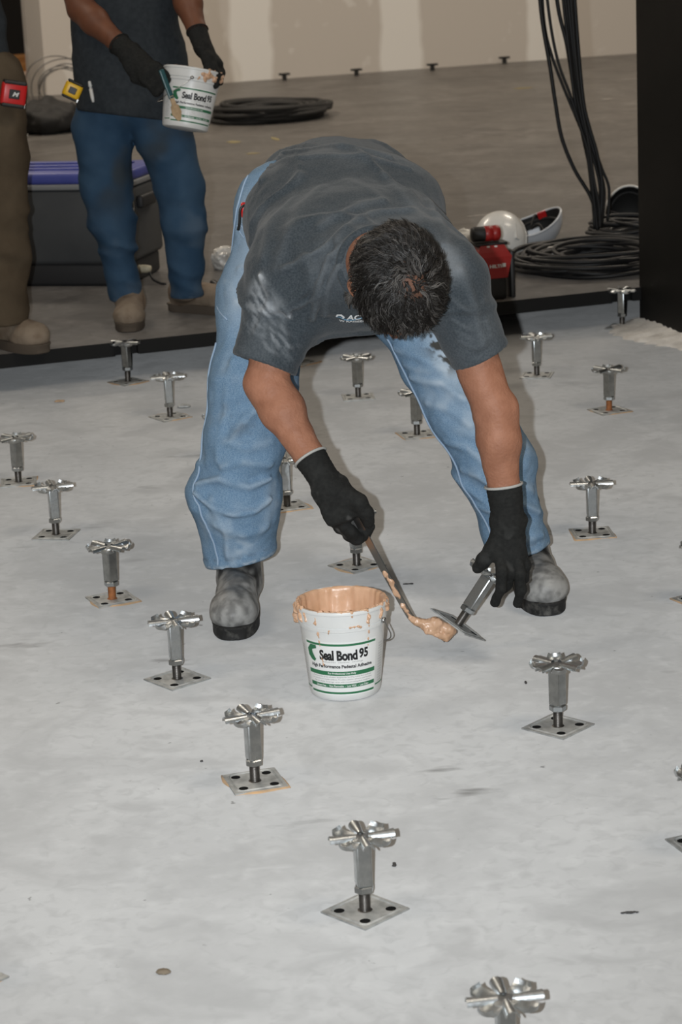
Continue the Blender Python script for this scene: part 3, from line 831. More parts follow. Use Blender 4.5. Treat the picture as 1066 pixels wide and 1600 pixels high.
# --- body (one mesh): head and neck, arms, trunk and legs under the clothes
g = Grid(A3(HEAD_C)-0.17, A3(HEAD_C)+np.array([0.16, 0.26, 0.17]), 0.0032)
d, hp, HM = head_field(g, HEAD_C, CROWN, FACE)
d = smin(d, bone(g, hp(0, -0.03, -0.035), NECK, 0.058, 0.064), 0.03)
Vh, Fh = nets(d, g, 1)
def limb(a, b, c, h=0.004):
    P = np.array([a, b, c]); g = Grid(P.min(0)-0.075, P.max(0)+0.075, h)
    d = arm_field(g, a, b, c); idx, Q = near(g, d, 0.02)
    d[idx] -= (0.0022*fbm(Q*24, 3)).astype(F32)
    return nets(d, g, 1)
g = Grid((-0.36, 4.52, 0.05), (0.55, 5.36, 1.02), 0.013)
bd = union([bone(g, PEL, (0.06, 4.82, 0.835), 0.095, 0.10, (1, 0, 0), 1.45), bone(g, (0.06, 4.82, 0.835), NECK, 0.09, 0.055, (1, 0, 0), 1.4),
            bone(g, (0.07, 4.72, 0.83), SHL, 0.07, 0.05), bone(g, (0.07, 4.72, 0.83), SHR, 0.07, 0.05),
            chain(g, LEGL, [0.080, 0.075, 0.062, 0.052, 0.050, 0.036]), chain(g, LEGR, [0.080, 0.075, 0.062, 0.052, 0.050, 0.036])], 0.04)
Vt, Ft = nets(bd, g, 1)
Vb, Fb = joinVF((Vh, Fh), limb(SHL, ELL_, WRL), limb(SHR, ELR, WRR), (Vt, Ft))
loc = (Vh-A3(HEAD_C))@HM.T      # right, up, face coordinates
zone = ((loc[:, 1] > -0.045-0.4*(loc[:, 2])) & (loc[:, 2] < 0.052-0.25*np.abs(loc[:, 0])) & (np.abs(loc[:, 0]) < 0.0800)).astype(float)
ear = np.minimum(np.linalg.norm(loc-np.array([0.080, -0.012, -0.008]), axis=1), np.linalg.norm(loc-np.array([-0.080, -0.012, -0.008]), axis=1))
zone *= (ear > 0.042)
thin = np.exp(-(((loc-np.array([0.0, 0.115, -0.035]))/np.array([0.026, 0.05, 0.034]))**2).sum(1))
roots = np.zeros(len(Vb)); roots[:len(Vh)] = zone*(1-0.45*thin)
me = quad_mesh('person', Vb, Fb, {'roots': roots})
HERO = tag(link('person', me, 'skin'), 'person bent double in a dark grey shirt and light jeans, spreading adhesive', 'person')

# --- hair
Nh = vnorm(Vh, Fh)
keep = zone*(1-0.72*thin)+1e-9
def gray(b):
    l = HM@(np.asarray(b)-A3(HEAD_C)); return -0.06+0.62*float(sstep(0.02, 0.07, l[2]))+0.10*float(sstep(0.10, 0.12, l[1]))+0.40*float(sstep(0.045, -0.01, l[1]))*float(sstep(-0.05, 0.02, l[2]))
make_hair(HERO, hp, HM, Vh, Nh, keep, 2300, gray=gray)

# --- shirt
hemL, hemR = (-0.146, 4.675, 0.640), (0.299, 4.618, 0.646)
g = Grid((-0.36, 4.46, 0.50), (0.46, 5.42, 1.10), 0.0050)
X1 = (1, 0.12, 0)
d = union([bone(g, (0.022, 5.27, 0.908), (0.038, 5.03, 0.895), 0.128, 0.132, X1, 1.47), bone(g, (0.038, 5.03, 0.895), (0.056, 4.80, 0.842), 0.132, 0.122, X1, 1.60),
           bone(g, (0.056, 4.80, 0.842), (0.080, 4.685, 0.825), 0.122, 0.098, X1, 1.65)], 0.05)
d = smin(d, ell(g, (0.050, 4.775, 0.768), (0.150, 0.115, 0.088)), 0.06)              # chest and loose cloth hanging down
d = smin(d, bone(g, (0.085, 4.70, 0.83), NECK, 0.10, 0.066, X1, 1.10), 0.05)
d = smin(d, bone(g, (-0.045, 4.74, 0.825), SHL, 0.092, 0.080), 0.06); d = smin(d, bone(g, (0.190, 4.68, 0.825), SHR, 0.090, 0.074), 0.06)
axl = unit(A3(hemL)-A3(SHL)); axr = unit(A3(hemR)-A3(SHR))
sl = A3(hemL)+axl*0.06; sr = A3(hemR)+axr*0.06
arms_ = smin(bone(g, SHL, sl, 0.078, 0.060, (1, 0.1, 0.2), 1.10), bone(g, SHR, sr, 0.071, 0.054, (1, 0, 0.2), 1.06), 0.01)
d = smin(d, arms_, 0.045)
# stretched cloth: long soft folds, finer creases near armpits and sleeves
idx, P = near(g, d, 0.03)
w1 = fbm(np.stack([P[:, 0]*9+P[:, 2]*5, P[:, 1]*4, P[:, 2]*9-P[:, 0]*4], 1), 21)
da = np.minimum(seg_dist(P, (-0.06, 4.70, 0.72), SHL)[0], seg_dist(P, (0.22, 4.64, 0.72), SHR)[0])
w2 = np.abs(vnoise(np.stack([P[:, 0]*16, P[:, 1]*10, P[:, 2]*30+P[:, 0]*14], 1), 31))
w3 = np.abs(vnoise(np.stack([P[:, 0]*6+P[:, 1]*3, P[:, 1]*5, P[:, 2]*6], 1), 35))
d[idx] -= (0.005*w1+0.009*(0.3-w2)*np.exp(-(da/0.09)**2)+0.008*np.maximum(0, 0.16-w3)/0.16+0.0010*vnoise(P*70, 8)).astype(F32)
SFOLD = ([
  ([(-0.143, 4.650, 0.831), (-0.113, 4.619, 0.785), (-0.086, 4.620, 0.747)], 0.009, 0.006), ([(-0.022, 4.590, 0.793), (-0.055, 4.611, 0.773), (-0.088, 4.614, 0.758)], 0.008, 0.006),
  ([(-0.126, 4.628, 0.781), (-0.156, 4.628, 0.717)], 0.006, 0.009), ([(-0.102, 4.624, 0.741), (-0.090, 4.625, 0.681)], 0.007, 0.008), ([(-0.123, 4.624, 0.736), (-0.121, 4.616, 0.671)], 0.005, 0.007),
  ([(-0.002, 4.578, 0.874), (-0.020, 4.579, 0.824), (-0.037, 4.624, 0.738)], 0.013, 0.009), ([(0.017, 4.564, 0.856), (-0.005, 4.580, 0.810), (-0.014, 4.629, 0.743)], 0.010, 0.007),
  ([(0.036, 4.622, 0.928), (-0.010, 4.605, 0.890), (-0.057, 4.608, 0.866), (-0.096, 4.623, 0.846)], 0.010, 0.009), ([(0.041, 4.585, 0.907), (0.001, 4.578, 0.874)], 0.009, 0.007),
  ([(0.170, 4.731, 0.942), (0.104, 4.696, 0.946), (0.050, 4.643, 0.933), (0.016, 4.594, 0.903)], 0.011, 0.009), ([(0.119, 4.751, 0.961), (0.045, 4.704, 0.951), (-0.015, 4.669, 0.926)], 0.007, 0.010),
  ([(0.261, 4.563, 0.838), (0.285, 4.561, 0.773), (0.301, 4.554, 0.683)], 0.006, 0.012), ([(0.240, 4.599, 0.885), (0.233, 4.686, 0.919), (0.216, 4.853, 0.943)], 0.006, 0.010),
  ([(0.243, 4.561, 0.736), (0.276, 4.558, 0.714), (0.313, 4.574, 0.730)], 0.006, 0.006), ([(0.241, 4.553, 0.779), (0.276, 4.552, 0.752), (0.309, 4.583, 0.771)], 0.006, 0.006),
  ([(0.252, 4.564, 0.693), (0.284, 4.555, 0.677), (0.319, 4.567, 0.700)], 0.005, 0.006), ([(0.247, 4.564, 0.715), (0.279, 4.558, 0.693), (0.317, 4.573, 0.715)], 0.004, 0.005),
  ([(-0.138, 4.995, 0.983), (-0.095, 5.231, 1.016), (0.034, 5.026, 1.046), (0.143, 4.996, 1.019)], 0.010, 0.008), ([(-0.122, 5.074, 0.998), (-0.050, 4.995, 1.027), (0.074, 4.968, 1.031), (0.182, 4.973, 0.995)], 0.006, 0.008),
  ([(-0.051, 4.921, 1.002), (-0.100, 4.779, 0.941), (-0.135, 4.669, 0.867)], 0.006, 0.012), ([(-0.012, 4.849, 0.981), (-0.080, 4.670, 0.916), (-0.110, 4.634, 0.845)], 0.005, 0.014), ([(0.125, 4.904, 0.995), (0.178, 4.756, 0.944), (0.227, 4.597, 0.886)], 0.006, 0.012),
  ([(0.050, 4.868, 0.990), (0.119, 4.751, 0.961)], 0.004, 0.014)])
d = folds(d, g, SFOLD)
# sleeve hems: cut where only the sleeve is, then hollow the openings
nl = unit(axl+A3((0.0, 0, -0.05))); nr = unit((0.40, 0.0, -0.90))
tl = bone(g, A3(hemL)-axl*0.005, sl+axl*0.06, 0.12, 0.12); tr = bone(g, A3(hemR)-axr*0.005, sr+axr*0.06, 0.13, 0.13)
d = smax(d, -smax(-plane(g, hemL, nl), tl, 0.004), 0.004); d = smax(d, -smax(-plane(g, hemR, nr), tr, 0.004), 0.004)
ina = smin(bone(g, A3(hemL)-axl*0.02, sl, 0.053, 0.050, (1, 0.1, 0.2), 1.10), bone(g, A3(hemR)-axr*0.02, sr, 0.044, 0.041, (1, 0, 0.2), 1.06), 0.004)
d = smax(d, -ina, 0.004)
d = smax(d, plane(g, (0.0, 5.33, 0.93), (-0.16, 1, 0.10)), 0.012)               # hem at the waist
# turned seam just above each sleeve hem
idx, P = near(g, d, 0.02)
sd = np.where(P[:, 0] < 0.07, (P-A3(hemL))@nl, (P-A3(hemR))@nr); ok = ((P[:, 2] < 0.70) & ((P[:, 0] < -0.03) | (P[:, 0] > 0.22)))
d[idx] += (0.0022*np.exp(-((sd+0.020)/0.0035)**2)*ok).astype(F32)
V, Fc = nets(d, g, 1)
st = fbm(np.stack([V[:, 0]*120+V[:, 2]*90, V[:, 1]*50, V[:, 2]*30-V[:, 0]*25], 1), 4)
dust = 0.75*np.exp(-(seg_dist(V, (-0.149, 4.656, 0.806), (-0.122, 4.624, 0.761))[0]/0.024)**2)*sstep(-0.9, 1.0, st)*0.8
dust += 0.9*np.exp(-(seg_dist(V, (-0.143, 4.650, 0.831), (-0.086, 4.620, 0.747))[0]/0.006)**2)*sstep(-0.9, 0.2, st)
dust += 0.30*np.exp(-(seg_dist(V, (-0.160, 4.644, 0.754), (-0.105, 4.625, 0.688))[0]/0.03)**2)*sstep(-0.2, 0.6, st)
dust += 0.28*np.exp(-(seg_dist(V, (0.238, 4.586, 0.868), (0.251, 4.564, 0.839))[0]/0.022)**2)
dust += 0.07*sstep(-0.1, 0.8, fbm(V*7, 12))
dust += 0.085*fold_mask(V, SFOLD)  # fold ridges slightly lighter
SHIRT = link('shirt', quad_mesh('shirt', V, Fc, {'dust': dust}), 'shirt_grey', HERO)  # dust also carries the lighter fold ridges
SHV, SHF = V, Fc
# ribbed collar
cx = unit(A3(HEAD_C)-A3(NECK)); cs = unit(np.cross(cx, (0, 0, 1))); cu = np.cross(cs, cx)
cc = A3(NECK)+cx*0.028
ring = [tuple(cc+cs*math.cos(a)*0.074+cu*(math.sin(a)*0.071)-cx*(0.018*math.sin(a))) for a in np.linspace(0, 2*PI, 48, endpoint=False)]
v, f = tube(ring, 0.009, 8, True); link('collar', pydata('collar', v, f, True), 'shirt_grey', SHIRT)

# --- jeans
g = Grid((-0.42, 4.88, 0.085), (0.58, 5.44, 1.03), 0.0050)
d = bone(g, (-0.086, 5.195, 0.885), (0.075, 5.195, 0.885), 0.118, 0.118, (0, 0, 1), 0.92)
d = smin(d, ell(g, (-0.100, 5.20, 0.900), (0.092, 0.088, 0.092)), 0.03)
dl = chain(g, LEGL, [0.100, 0.098, 0.088, 0.080, 0.088, 0.076], 0.04); dr = chain(g, LEGR, [0.100, 0.098, 0.092, 0.086, 0.080, 0.068], 0.04)
d = smin(d, smin(dl, dr, 0.02), 0.05)
d = smin(d, ell(g, (-0.308, 5.050, 0.280), (0.030, 0.04, 0.030)), 0.045)                  # cloth pushed out at the knee
hl, hr = (-0.230, 5.000, 0.116), (0.398, 5.000, 0.102)
hcut = np.where(np.broadcast_to(g.X < 0.1, d.shape), plane(g, hl, (0.17, -0.05, -1)), plane(g, hr, (0.20, -0.05, -1))).astype(F32)
d = smax(d, np.where(np.broadcast_to(g.Z < 0.3, d.shape), hcut, -1).astype(F32), 0.004)
inn = smin(bone(g, LEGL[4], A3(LEGL[5])+np.array([0, 0, -0.1]), 0.066, 0.068), bone(g, LEGR[4], A3(LEGR[5])+np.array([0.02, 0, -0.1]), 0.062, 0.060), 0.004)
d = smax(d, -np.where(np.broadcast_to(g.Z < 0.16, d.shape), inn, 1).astype(F32), 0.003)
wc = plane(g, (0.0, 5.31, 0.99), (-0.06, 0.93, 0.40)); d = smax(d, wc, 0.006)          # waistband cut
idx, P = near(g, d, 0.03)
zz = P[:, 2]
kn = np.exp(-((zz-0.30)/0.13)**2)
r1 = 1-np.abs(vnoise(np.stack([P[:, 0]*5, P[:, 1]*5, zz*22+P[:, 0]*np.where(P[:, 0] < 0.1, -6, 16)], 1), 41))*2
r2 = fbm(np.stack([P[:, 0]*10, P[:, 1]*10, zz*7], 1), 43)
d[idx] -= (0.007*r1*(0.35+kn)+0.006*r2+0.0015*vnoise(P*60, 3)).astype(F32)
JFOLD = ([
  ([(-0.328, 5.000, 0.291), (-0.296, 4.969, 0.268), (-0.239, 4.953, 0.246), (-0.189, 4.960, 0.251), (-0.153, 4.988, 0.271)], 0.013, 0.008), ([(-0.323, 5.010, 0.311), (-0.270, 4.970, 0.328), (-0.200, 4.965, 0.306), (-0.150, 4.990, 0.317)], 0.012, 0.009),
  ([(-0.251, 4.972, 0.412), (-0.202, 4.959, 0.398), (-0.146, 4.984, 0.404)], 0.007, 0.012), ([(-0.284, 4.971, 0.220), (-0.221, 4.969, 0.193), (-0.164, 4.990, 0.205)], 0.006, 0.010), ([(-0.262, 4.972, 0.354), (-0.211, 4.960, 0.366), (-0.149, 4.981, 0.349)], 0.008, 0.009),
  ([(-0.288, 4.976, 0.281), (-0.263, 4.964, 0.208), (-0.261, 4.986, 0.142)], 0.006, 0.009), ([(-0.177, 4.979, 0.479), (-0.214, 4.974, 0.446), (-0.237, 4.964, 0.413)], 0.006, 0.010),
  ([(0.167, 5.042, 0.521), (0.236, 4.998, 0.513), (0.283, 4.979, 0.478)], 0.008, 0.010), ([(0.200, 5.023, 0.466), (0.247, 4.986, 0.457), (0.295, 4.972, 0.421)], 0.007, 0.009), ([(0.238, 5.006, 0.377), (0.286, 4.972, 0.371), (0.327, 4.960, 0.335)], 0.008, 0.010), ([(0.271, 4.994, 0.315), (0.305, 4.967, 0.305), (0.333, 4.964, 0.282)], 0.007, 0.009),
  ([(0.305, 5.003, 0.229), (0.332, 4.986, 0.218)], 0.007, 0.010), ([(0.414, 4.988, 0.228), (0.450, 5.021, 0.202)], 0.007, 0.010), ([(0.412, 4.989, 0.146), (0.456, 5.022, 0.149)], 0.008, 0.009), ([(0.421, 4.999, 0.269), (0.444, 5.020, 0.248)], 0.006, 0.010),
  ([(0.135, 5.072, 0.582), (0.196, 5.015, 0.569), (0.251, 5.000, 0.540)], 0.007, 0.010), ([(0.154, 5.056, 0.548), (0.209, 5.009, 0.538)], 0.006, 0.008),
  ([(-0.225, 5.013, 0.590), (-0.246, 4.999, 0.478), (-0.271, 4.980, 0.367)], 0.005, 0.007), ([(-0.202, 5.080, 0.778), (-0.184, 5.063, 0.765)], 0.006, 0.008), ([(-0.211, 5.058, 0.710), (-0.197, 5.046, 0.700)], 0.005, 0.007)])
d = folds(d, g, JFOLD)
hz3 = plane(g, hl, (0.17, -0.05, -1)); hz4 = plane(g, hr, (0.20, -0.05, -1))
hb3 = np.where(np.broadcast_to(g.X < 0.1, d.shape), hz3, hz4)
d -= (0.0022*(sstep(-0.021, -0.018, hb3))*np.broadcast_to(g.Z < 0.25, d.shape)*(hb3 < 0.0)).astype(F32)*(np.abs(d) < 0.02)
V, Fc = nets(d, g, 1)
fine = fbm(V*30, 51)
hz_ = np.where(V[:, 0] < 0.1, (V-A3(hl))@unit((0.17, -0.05, -1)), (V-A3(hr))@unit((0.20, -0.05, -1)))
band = np.exp(-((hz_+0.004)/0.0035)**2)*(V[:, 2] < 0.25)
bl = 0.40*sstep(0.0, 0.9, fbm(V*14, 52))*sstep(-0.6, 0.6, fine)
bl += 0.30*np.exp(-(seg_dist(V, (0.241, 5.031, 0.621), (0.290, 4.986, 0.484))[0]/0.06)**2)+0.45*np.exp(-(seg_dist(V, (0.241, 5.031, 0.621), (0.273, 5.011, 0.559))[0]/0.035)**2)
bl += 0.5*np.exp(-(seg_dist(V, (-0.245, 4.984, 0.157), (-0.216, 4.983, 0.171))[0]/0.018)**2)*sstep(-0.3, 0.3, fine)
bl += 0.45*np.exp(-(seg_dist(V, (-0.178, 5.115, 0.900), (-0.206, 5.051, 0.697))[0]/0.05)**2)
bl += 0.9*band*sstep(-0.3, 0.3, vnoise(V*110, 71))
bl += 0.42*fold_mask(V, JFOLD)*sstep(-0.6, 0.3, fine)
gr = 0.30*np.exp(-((hz_+0.022)/0.004)**2)*(V[:, 2] < 0.25)*sstep(-0.4, 0.3, vnoise(V*90, 72))
gr += sstep(0.10, 0.22, fbm(V*62, 61)+0.12)*np.minimum(1, 1.6*np.exp(-(seg_dist(V, (0.233, 5.027, 0.611), (0.264, 5.012, 0.572))[0]/0.030)**2))
gr += 0.55*sstep(0.0, 0.5, fine)*np.exp(-(np.linalg.norm(V-A3((-0.218, 4.980, 0.459)), axis=1)/0.04)**2)
JEANS = link('jeans', quad_mesh('jeans', V, Fc, {'bleach': bl, 'grime': gr}), 'denim_light', HERO)
JV, JF = V, Fc
# --- boots
hb = (-0.249, 4.820, 0.000)
make_boot(HERO, (hb[0]+0.012, hb[1]+0.275), R(-92.5), 0.0, (LEGL[5][0]+0.0, LEGL[5][1]+0.0, 0.22), 'boot_black', 'boot_sole', 1.0, seed=4)
make_boot(HERO, (0.418, 5.160), R(-83), 0.0, (LEGR[5][0]-0.005, LEGR[5][1]+0.02, 0.20), 'boot_black', 'boot_sole', 1.0, seed=8)
# --- gloves
gl = make_glove(HERO, WRL, ELL_, (0.002, 4.545, 0.347), (0.55, 0, -0.75), [
    [(-0.027, 4.545, 0.359), (-0.018, 4.565, 0.333), (0.015, 4.592, 0.324), (0.035, 4.580, 0.334)],
    [(-0.012, 4.545, 0.341), (-0.003, 4.568, 0.315), (0.028, 4.594, 0.311), (0.045, 4.580, 0.328)],
    [(0.005, 4.545, 0.323), (0.015, 4.568, 0.297), (0.039, 4.592, 0.300), (0.053, 4.578, 0.321)],
    [(0.019, 4.545, 0.312), (0.030, 4.566, 0.289), (0.047, 4.588, 0.293), (0.058, 4.575, 0.312)]],
    [(0.011, 4.545, 0.391), (0.036, 4.535, 0.375), (0.051, 4.540, 0.352), (0.055, 4.550, 0.329)], palm=0.021, k=1.75, dusty=0.7, r=0.0125, label='black knit glove gripping the metal scraper')
gr_ = make_glove(HERO, WRR, ELR, (0.345, 4.576, 0.243), (1, 0, 0), [
    [(0.321, 4.576, 0.244), (0.325, 4.553, 0.208), (0.323, 4.558, 0.172), (0.311, 4.580, 0.134)],
    [(0.338, 4.572, 0.239), (0.341, 4.566, 0.201), (0.338, 4.590, 0.166), (0.327, 4.615, 0.149)],
    [(0.355, 4.574, 0.240), (0.363, 4.560, 0.200), (0.364, 4.568, 0.161), (0.359, 4.588, 0.126)],
    [(0.366, 4.580, 0.246), (0.375, 4.584, 0.209), (0.374, 4.602, 0.176), (0.365, 4.620, 0.157)]],
    [(0.324, 4.582, 0.275), (0.308, 4.580, 0.246), (0.292, 4.585, 0.225), (0.279, 4.595, 0.208)], dusty=0.2, palm=0.0185, k=1.9, r=0.0122, label='black knit glove holding a pedestal head')

# seams of the jeans: raised lines of stitching laid on the cloth
def snap(pts, V, N, off=0.001, n=6):
    out = []
    for q in catmull(pts, n):
        q = A3(q); i = np.argmin(((V-q)**2).sum(1)); out.append(tuple(V[i]+N[i]*off))
    for _ in range(2): out = [out[0]]+[tuple((A3(out[i-1])+2*A3(out[i])+A3(out[i+1]))/4) for i in range(1, len(out)-1)]+[out[-1]]
    return out
JN = vnorm(JV, JF)
for pts in ([(-0.227, 5.100, 0.602), (-0.254, 5.080, 0.490), (-0.278, 5.060, 0.377), (-0.315, 5.030, 0.297), (-0.303, 5.000, 0.245), (-0.292, 5.000, 0.185), (-0.284, 5.000, 0.118)],
            [(0.120, 5.090, 0.601), (0.167, 5.060, 0.503), (0.232, 5.030, 0.374), (0.273, 5.000, 0.276), (0.311, 5.000, 0.185), (0.344, 5.000, 0.093)]):
    v, f = tube(snap(pts, JV, JN, 0.0016, 12), 0.0024, 6); q = link('seam', pydata('seam', v, f, True), 'denim_stitch', JEANS); q['label'] = 'pale stitched side seam'
for pts in ([(-0.171, 5.172, 0.970), (-0.190, 5.144, 0.925), (-0.204, 5.147, 0.875), (-0.219, 5.187, 0.790), (-0.231, 5.215, 0.713), (-0.231, 5.064, 0.667)], [(-0.196, 5.131, 0.872), (-0.187, 5.122, 0.862), (-0.182, 5.114, 0.851), (-0.180, 5.109, 0.841)], [(-0.187, 5.132, 0.915), (-0.179, 5.119, 0.910), (-0.173, 5.112, 0.905)], [(-0.199, 5.135, 0.866), (-0.194, 5.129, 0.853), (-0.187, 5.116, 0.840)]):
    v, f = tube(snap(pts, JV, JN, 0.0014, 8), 0.0019, 6); link('seam', pydata('seam', v, f, True), 'denim_stitch', JEANS)
# waistband, belt and belt loop showing at the hip
g = Grid((-0.30, 5.02, 0.80), (0.20, 5.40, 1.06), 0.004)
d = smin(bone(g, (-0.086, 5.195, 0.885), (0.075, 5.195, 0.885), 0.123, 0.123, (0, 0, 1), 0.92), ell(g, (-0.100, 5.20, 0.900), (0.096, 0.092, 0.096)), 0.03)
wp = plane(g, (0.0, 5.31, 0.99), (-0.06, 0.93, 0.40))
d2 = smax(d, np.abs(wp+0.016)-0.017, 0.004)
V, Fc = nets(d2, g, 1); link('belt', quad_mesh('belt', V, Fc), 'belt_black', JEANS)['label'] = 'black leather belt at the waist'
v, f = tube(snap([(-0.190, 5.100, 0.871), (-0.172, 5.060, 0.895), (-0.156, 5.040, 0.878)], JV, JN, 0.001), 0.0028, 6); link('pocket_seam', pydata('pocket_seam', v, f, True), 'denim_stitch', JEANS)
# red folding knife clipped in the hip pocket
mat('red_plastic', (0.50, 0.012, 0.012), 0.35); mat('black_plastic', (0.010, 0.010, 0.010), 0.45); mat('white_plastic', (0.62, 0.62, 0.60), 0.4); mat('yellow_plastic', (0.72, 0.42, 0.01), 0.4)
kp = A3((-0.174, 5.050, 0.915))
t = thing('utility_knife', tuple(kp), 'small red utility knife clipped in the hip pocket of the light jeans', 'knife')
bm = bmesh.new(); bm_box(bm, (0, 0, -0.004), (0.026, 0.016, 0.034), bevel=0.004); link('knife_body', bm_mesh('kb', bm), 'red_plastic', t)
v, f = tube(catmull([(-0.004, -0.010, 0.008), (-0.014, -0.014, 0.000), (-0.018, -0.012, -0.030), (-0.022, -0.008, -0.046)], 4), 0.0028, 6); link('pocket_clip', pydata('pc', v, f, True), 'black_plastic', t)
# print on the chest: white letters and blue swoosh
mat('print_white', (0.72, 0.74, 0.75), 0.7); mat('print_blue', (0.13, 0.30, 0.46), 0.7)
SHN = vnorm(SHV, SHF)
def to_shirt(verts, c, ax_, up_, off):
    out = []
    for x, y, _ in verts:
        q = A3(c)+A3(ax_)*x+A3(up_)*y; dd = ((SHV-q)**2).sum(1); ii = np.argsort(dd)[:4]; wts = 1/(dd[ii]+1e-7); wts /= wts.sum()
        s_ = (SHV[ii]*wts[:, None]).sum(0); n_ = unit((SHN[ii]*wts[:, None]).sum(0)); out.append(tuple(q-n_*((q-s_)@n_)+n_*off))
    return out
lc, lx, lu = A3((0.034, 4.630, 0.738)), unit(A3((0.057, 4.630, 0.742))-A3((0.008, 4.630, 0.732))), None
lu = unit(A3((0.040, 4.586, 0.781))-A3((0.034, 4.632, 0.736))); lu = unit(lu-lx*(lu@lx))
def band(pts, wd):
    v, f = [], []
    for i, (x, y) in enumerate(pts):
        a = (pts[min(i+1, len(pts)-1)][0]-pts[max(i-1, 0)][0], pts[min(i+1, len(pts)-1)][1]-pts[max(i-1, 0)][1]); l = math.hypot(*a) or 1
        w_ = wd*math.sin(PI*(0.15+0.7*i/(len(pts)-1))); v += [(x-a[1]/l*w_, y+a[0]/l*w_, 0), (x+a[1]/l*w_, y-a[0]/l*w_, 0)]
    for i in range(len(pts)-1): f.append((2*i, 2*i+1, 2*i+3, 2*i+2))
    return v, f
def print_part(name, vf, m, off, label=None):
    v, f = vf; bm = bmesh.new(); bm.from_mesh(pydata('p', v, f)); bmesh.ops.subdivide_edges(bm, edges=[e for e in bm.edges if e.calc_length() > 0.004], cuts=1, use_grid_fill=True)
    me = bm_mesh(name, bm, fix=False)
    co = to_shirt([tuple(q.co) for q in me.vertices], lc, lx, lu, off)
    for q, c in zip(me.vertices, co): q.co = c
    o = link(name, me, m, SHIRT)
    if label: o['label'] = label
    return o
sh = lambda vf, dx, dy: ([(x+dx, y+dy, 0) for x, y, _ in vf[0]], vf[1])
print_part('chest_print', sh(text_fit('AC', 0.034, 0.017, 0.03, 0.35), 0.012, 0.004), 'print_white', 0.0022, 'white printed letters')
print_part('chest_print', sh(text_fit('W RAISED', 0.054, 0.0085, 0.03, 0.15), 0.004, -0.0125), 'print_white', 0.0022, 'white printed letters')
print_part('chest_print', band([(-0.026, 0.004), (-0.022, 0.012), (-0.014, 0.012), (-0.009, 0.005), (-0.013, -0.001)], 0.0032), 'print_white', 0.0026)
print_part('chest_print', band([(-0.028, 0.001), (-0.020, 0.003), (-0.012, -0.003), (-0.004, -0.008), (0.008, -0.006), (0.024, -0.001), (0.032, 0.002)], 0.0030), 'print_blue', 0.0018, 'blue printed swoosh')

# ---------------------------------------------------------------- pails of adhesive
mat('pail_white', (0.74, 0.75, 0.74), 0.38, col2=(0.68, 0.69, 0.68), nscale=12, coat=0.1)
mat('label_white', (0.80, 0.81, 0.80), 0.4); mat('label_green', (0.028, 0.165, 0.075), 0.45); mat('label_black', (0.012, 0.013, 0.014), 0.5); mat('label_grey', (0.25, 0.26, 0.26), 0.5)
mat('wire_steel', (0.45, 0.45, 0.44), 0.35, 1.0)
prof = [(0.0005, 0.0), (0.068, 0.0), (0.0735, 0.002), (0.0760, 0.007), (0.0768, 0.012), (0.0902, 0.146), (0.0905, 0.150), (0.0935, 0.1515), (0.0940, 0.158), (0.0925, 0.1600), (0.0955, 0.1612), (0.0962, 0.1700), (0.0966, 0.1860),
        (0.0985, 0.1872), (0.0990, 0.1905), (0.0980, 0.1938), (0.0960, 0.1945), (0.0940, 0.1930), (0.0930, 0.186), (0.0885, 0.150), (0.0750, 0.014), (0.0005, 0.012)]
v, f = lathe(prof, 64); PAIL = smooth_angle(pydata('pail_body', v, f), 28)
def rw(z): return 0.0768+(z-0.012)/(0.146-0.012)*(0.0902-0.0768)
def on_wall(vf, ang, z0, off=0.0006):
    return [((rw(z0+y)+off)*math.sin(ang+x/rw(z0+y)), -(rw(z0+y)+off)*math.cos(ang+x/rw(z0+y)), z0+y) for x, y, _ in vf[0]], vf[1]
def strip(a0, a1, z0, z1, n=28, off=0.0003):
    v, f = [], []
    for i in range(n+1):
        a = a0+(a1-a0)*i/n
        for z in (z0, z1): v.append(((rw(z)+off)*math.sin(a), -(rw(z)+off)*math.cos(a), z))
    for i in range(n): f.append((2*i, 2*i+2, 2*i+3, 2*i+1))
    return v, f
LA = R(-5); A0, A1 = R(-61), R(50)
greens = merge([strip(A0, A1, 0.1215, 0.1262), strip(A0, A1, 0.0575, 0.0665), strip(A0, A1, 0.0310, 0.0390), strip(A0, A1, 0.0170, 0.0215),
                strip(R(-84), R(-64), 0.0215, 0.0245), strip(R(53), R(80), 0.024, 0.027),
                on_wall(band([(-0.055, 0.117-0.08), (-0.069, 0.1155-0.08), (-0.0745, 0.108-0.08), (-0.072, 0.099-0.08), (-0.066, 0.092-0.08), (-0.059, 0.087-0.08)], 0.0075), LA, 0.08)])
bold = merge([on_wall(text_fit('Seal Bond', 0.0835, 0.0225, 0.045, 0, 0.95), LA-R(3.5), 0.1015), on_wall(text_fit('95', 0.0215, 0.0215, 0.040), LA+R(34), 0.1035),
              on_wall(text_fit('High Performance Pedestal Adhesive', 0.1400, 0.0098, 0.035, 0, 1.0), LA, 0.0765)])
thin_ = ([on_wall(text_fit('adhesives  sealants  coatings', 0.088, 0.0042, 0.0, 0.2, 1.15), LA+R(3), 0.0865)]+
              [on_wall(text_fit(tx, wd, 0.0036, 0.006), LA, z) for tx, wd, z in (('A construction grade adhesive designed for bonding access floor pedestals', 0.136, 0.0540), ('to concrete and similar surfaces. Provides superior adhesion and flexibility', 0.138, 0.0487), ('Do not dilute. Coverage varies with trowel and surface condition', 0.128, 0.0434))])
inv = ([on_wall(text_fit('For Professional Use Only', 0.060, 0.0052, 0.02), LA+R(1), 0.0620, 0.0010), on_wall(text_fit('Solvent Free  -  Non Flammable  -  Low VOC  -  Low Odor', 0.118, 0.0046, 0.02), LA, 0.0350, 0.0010)])
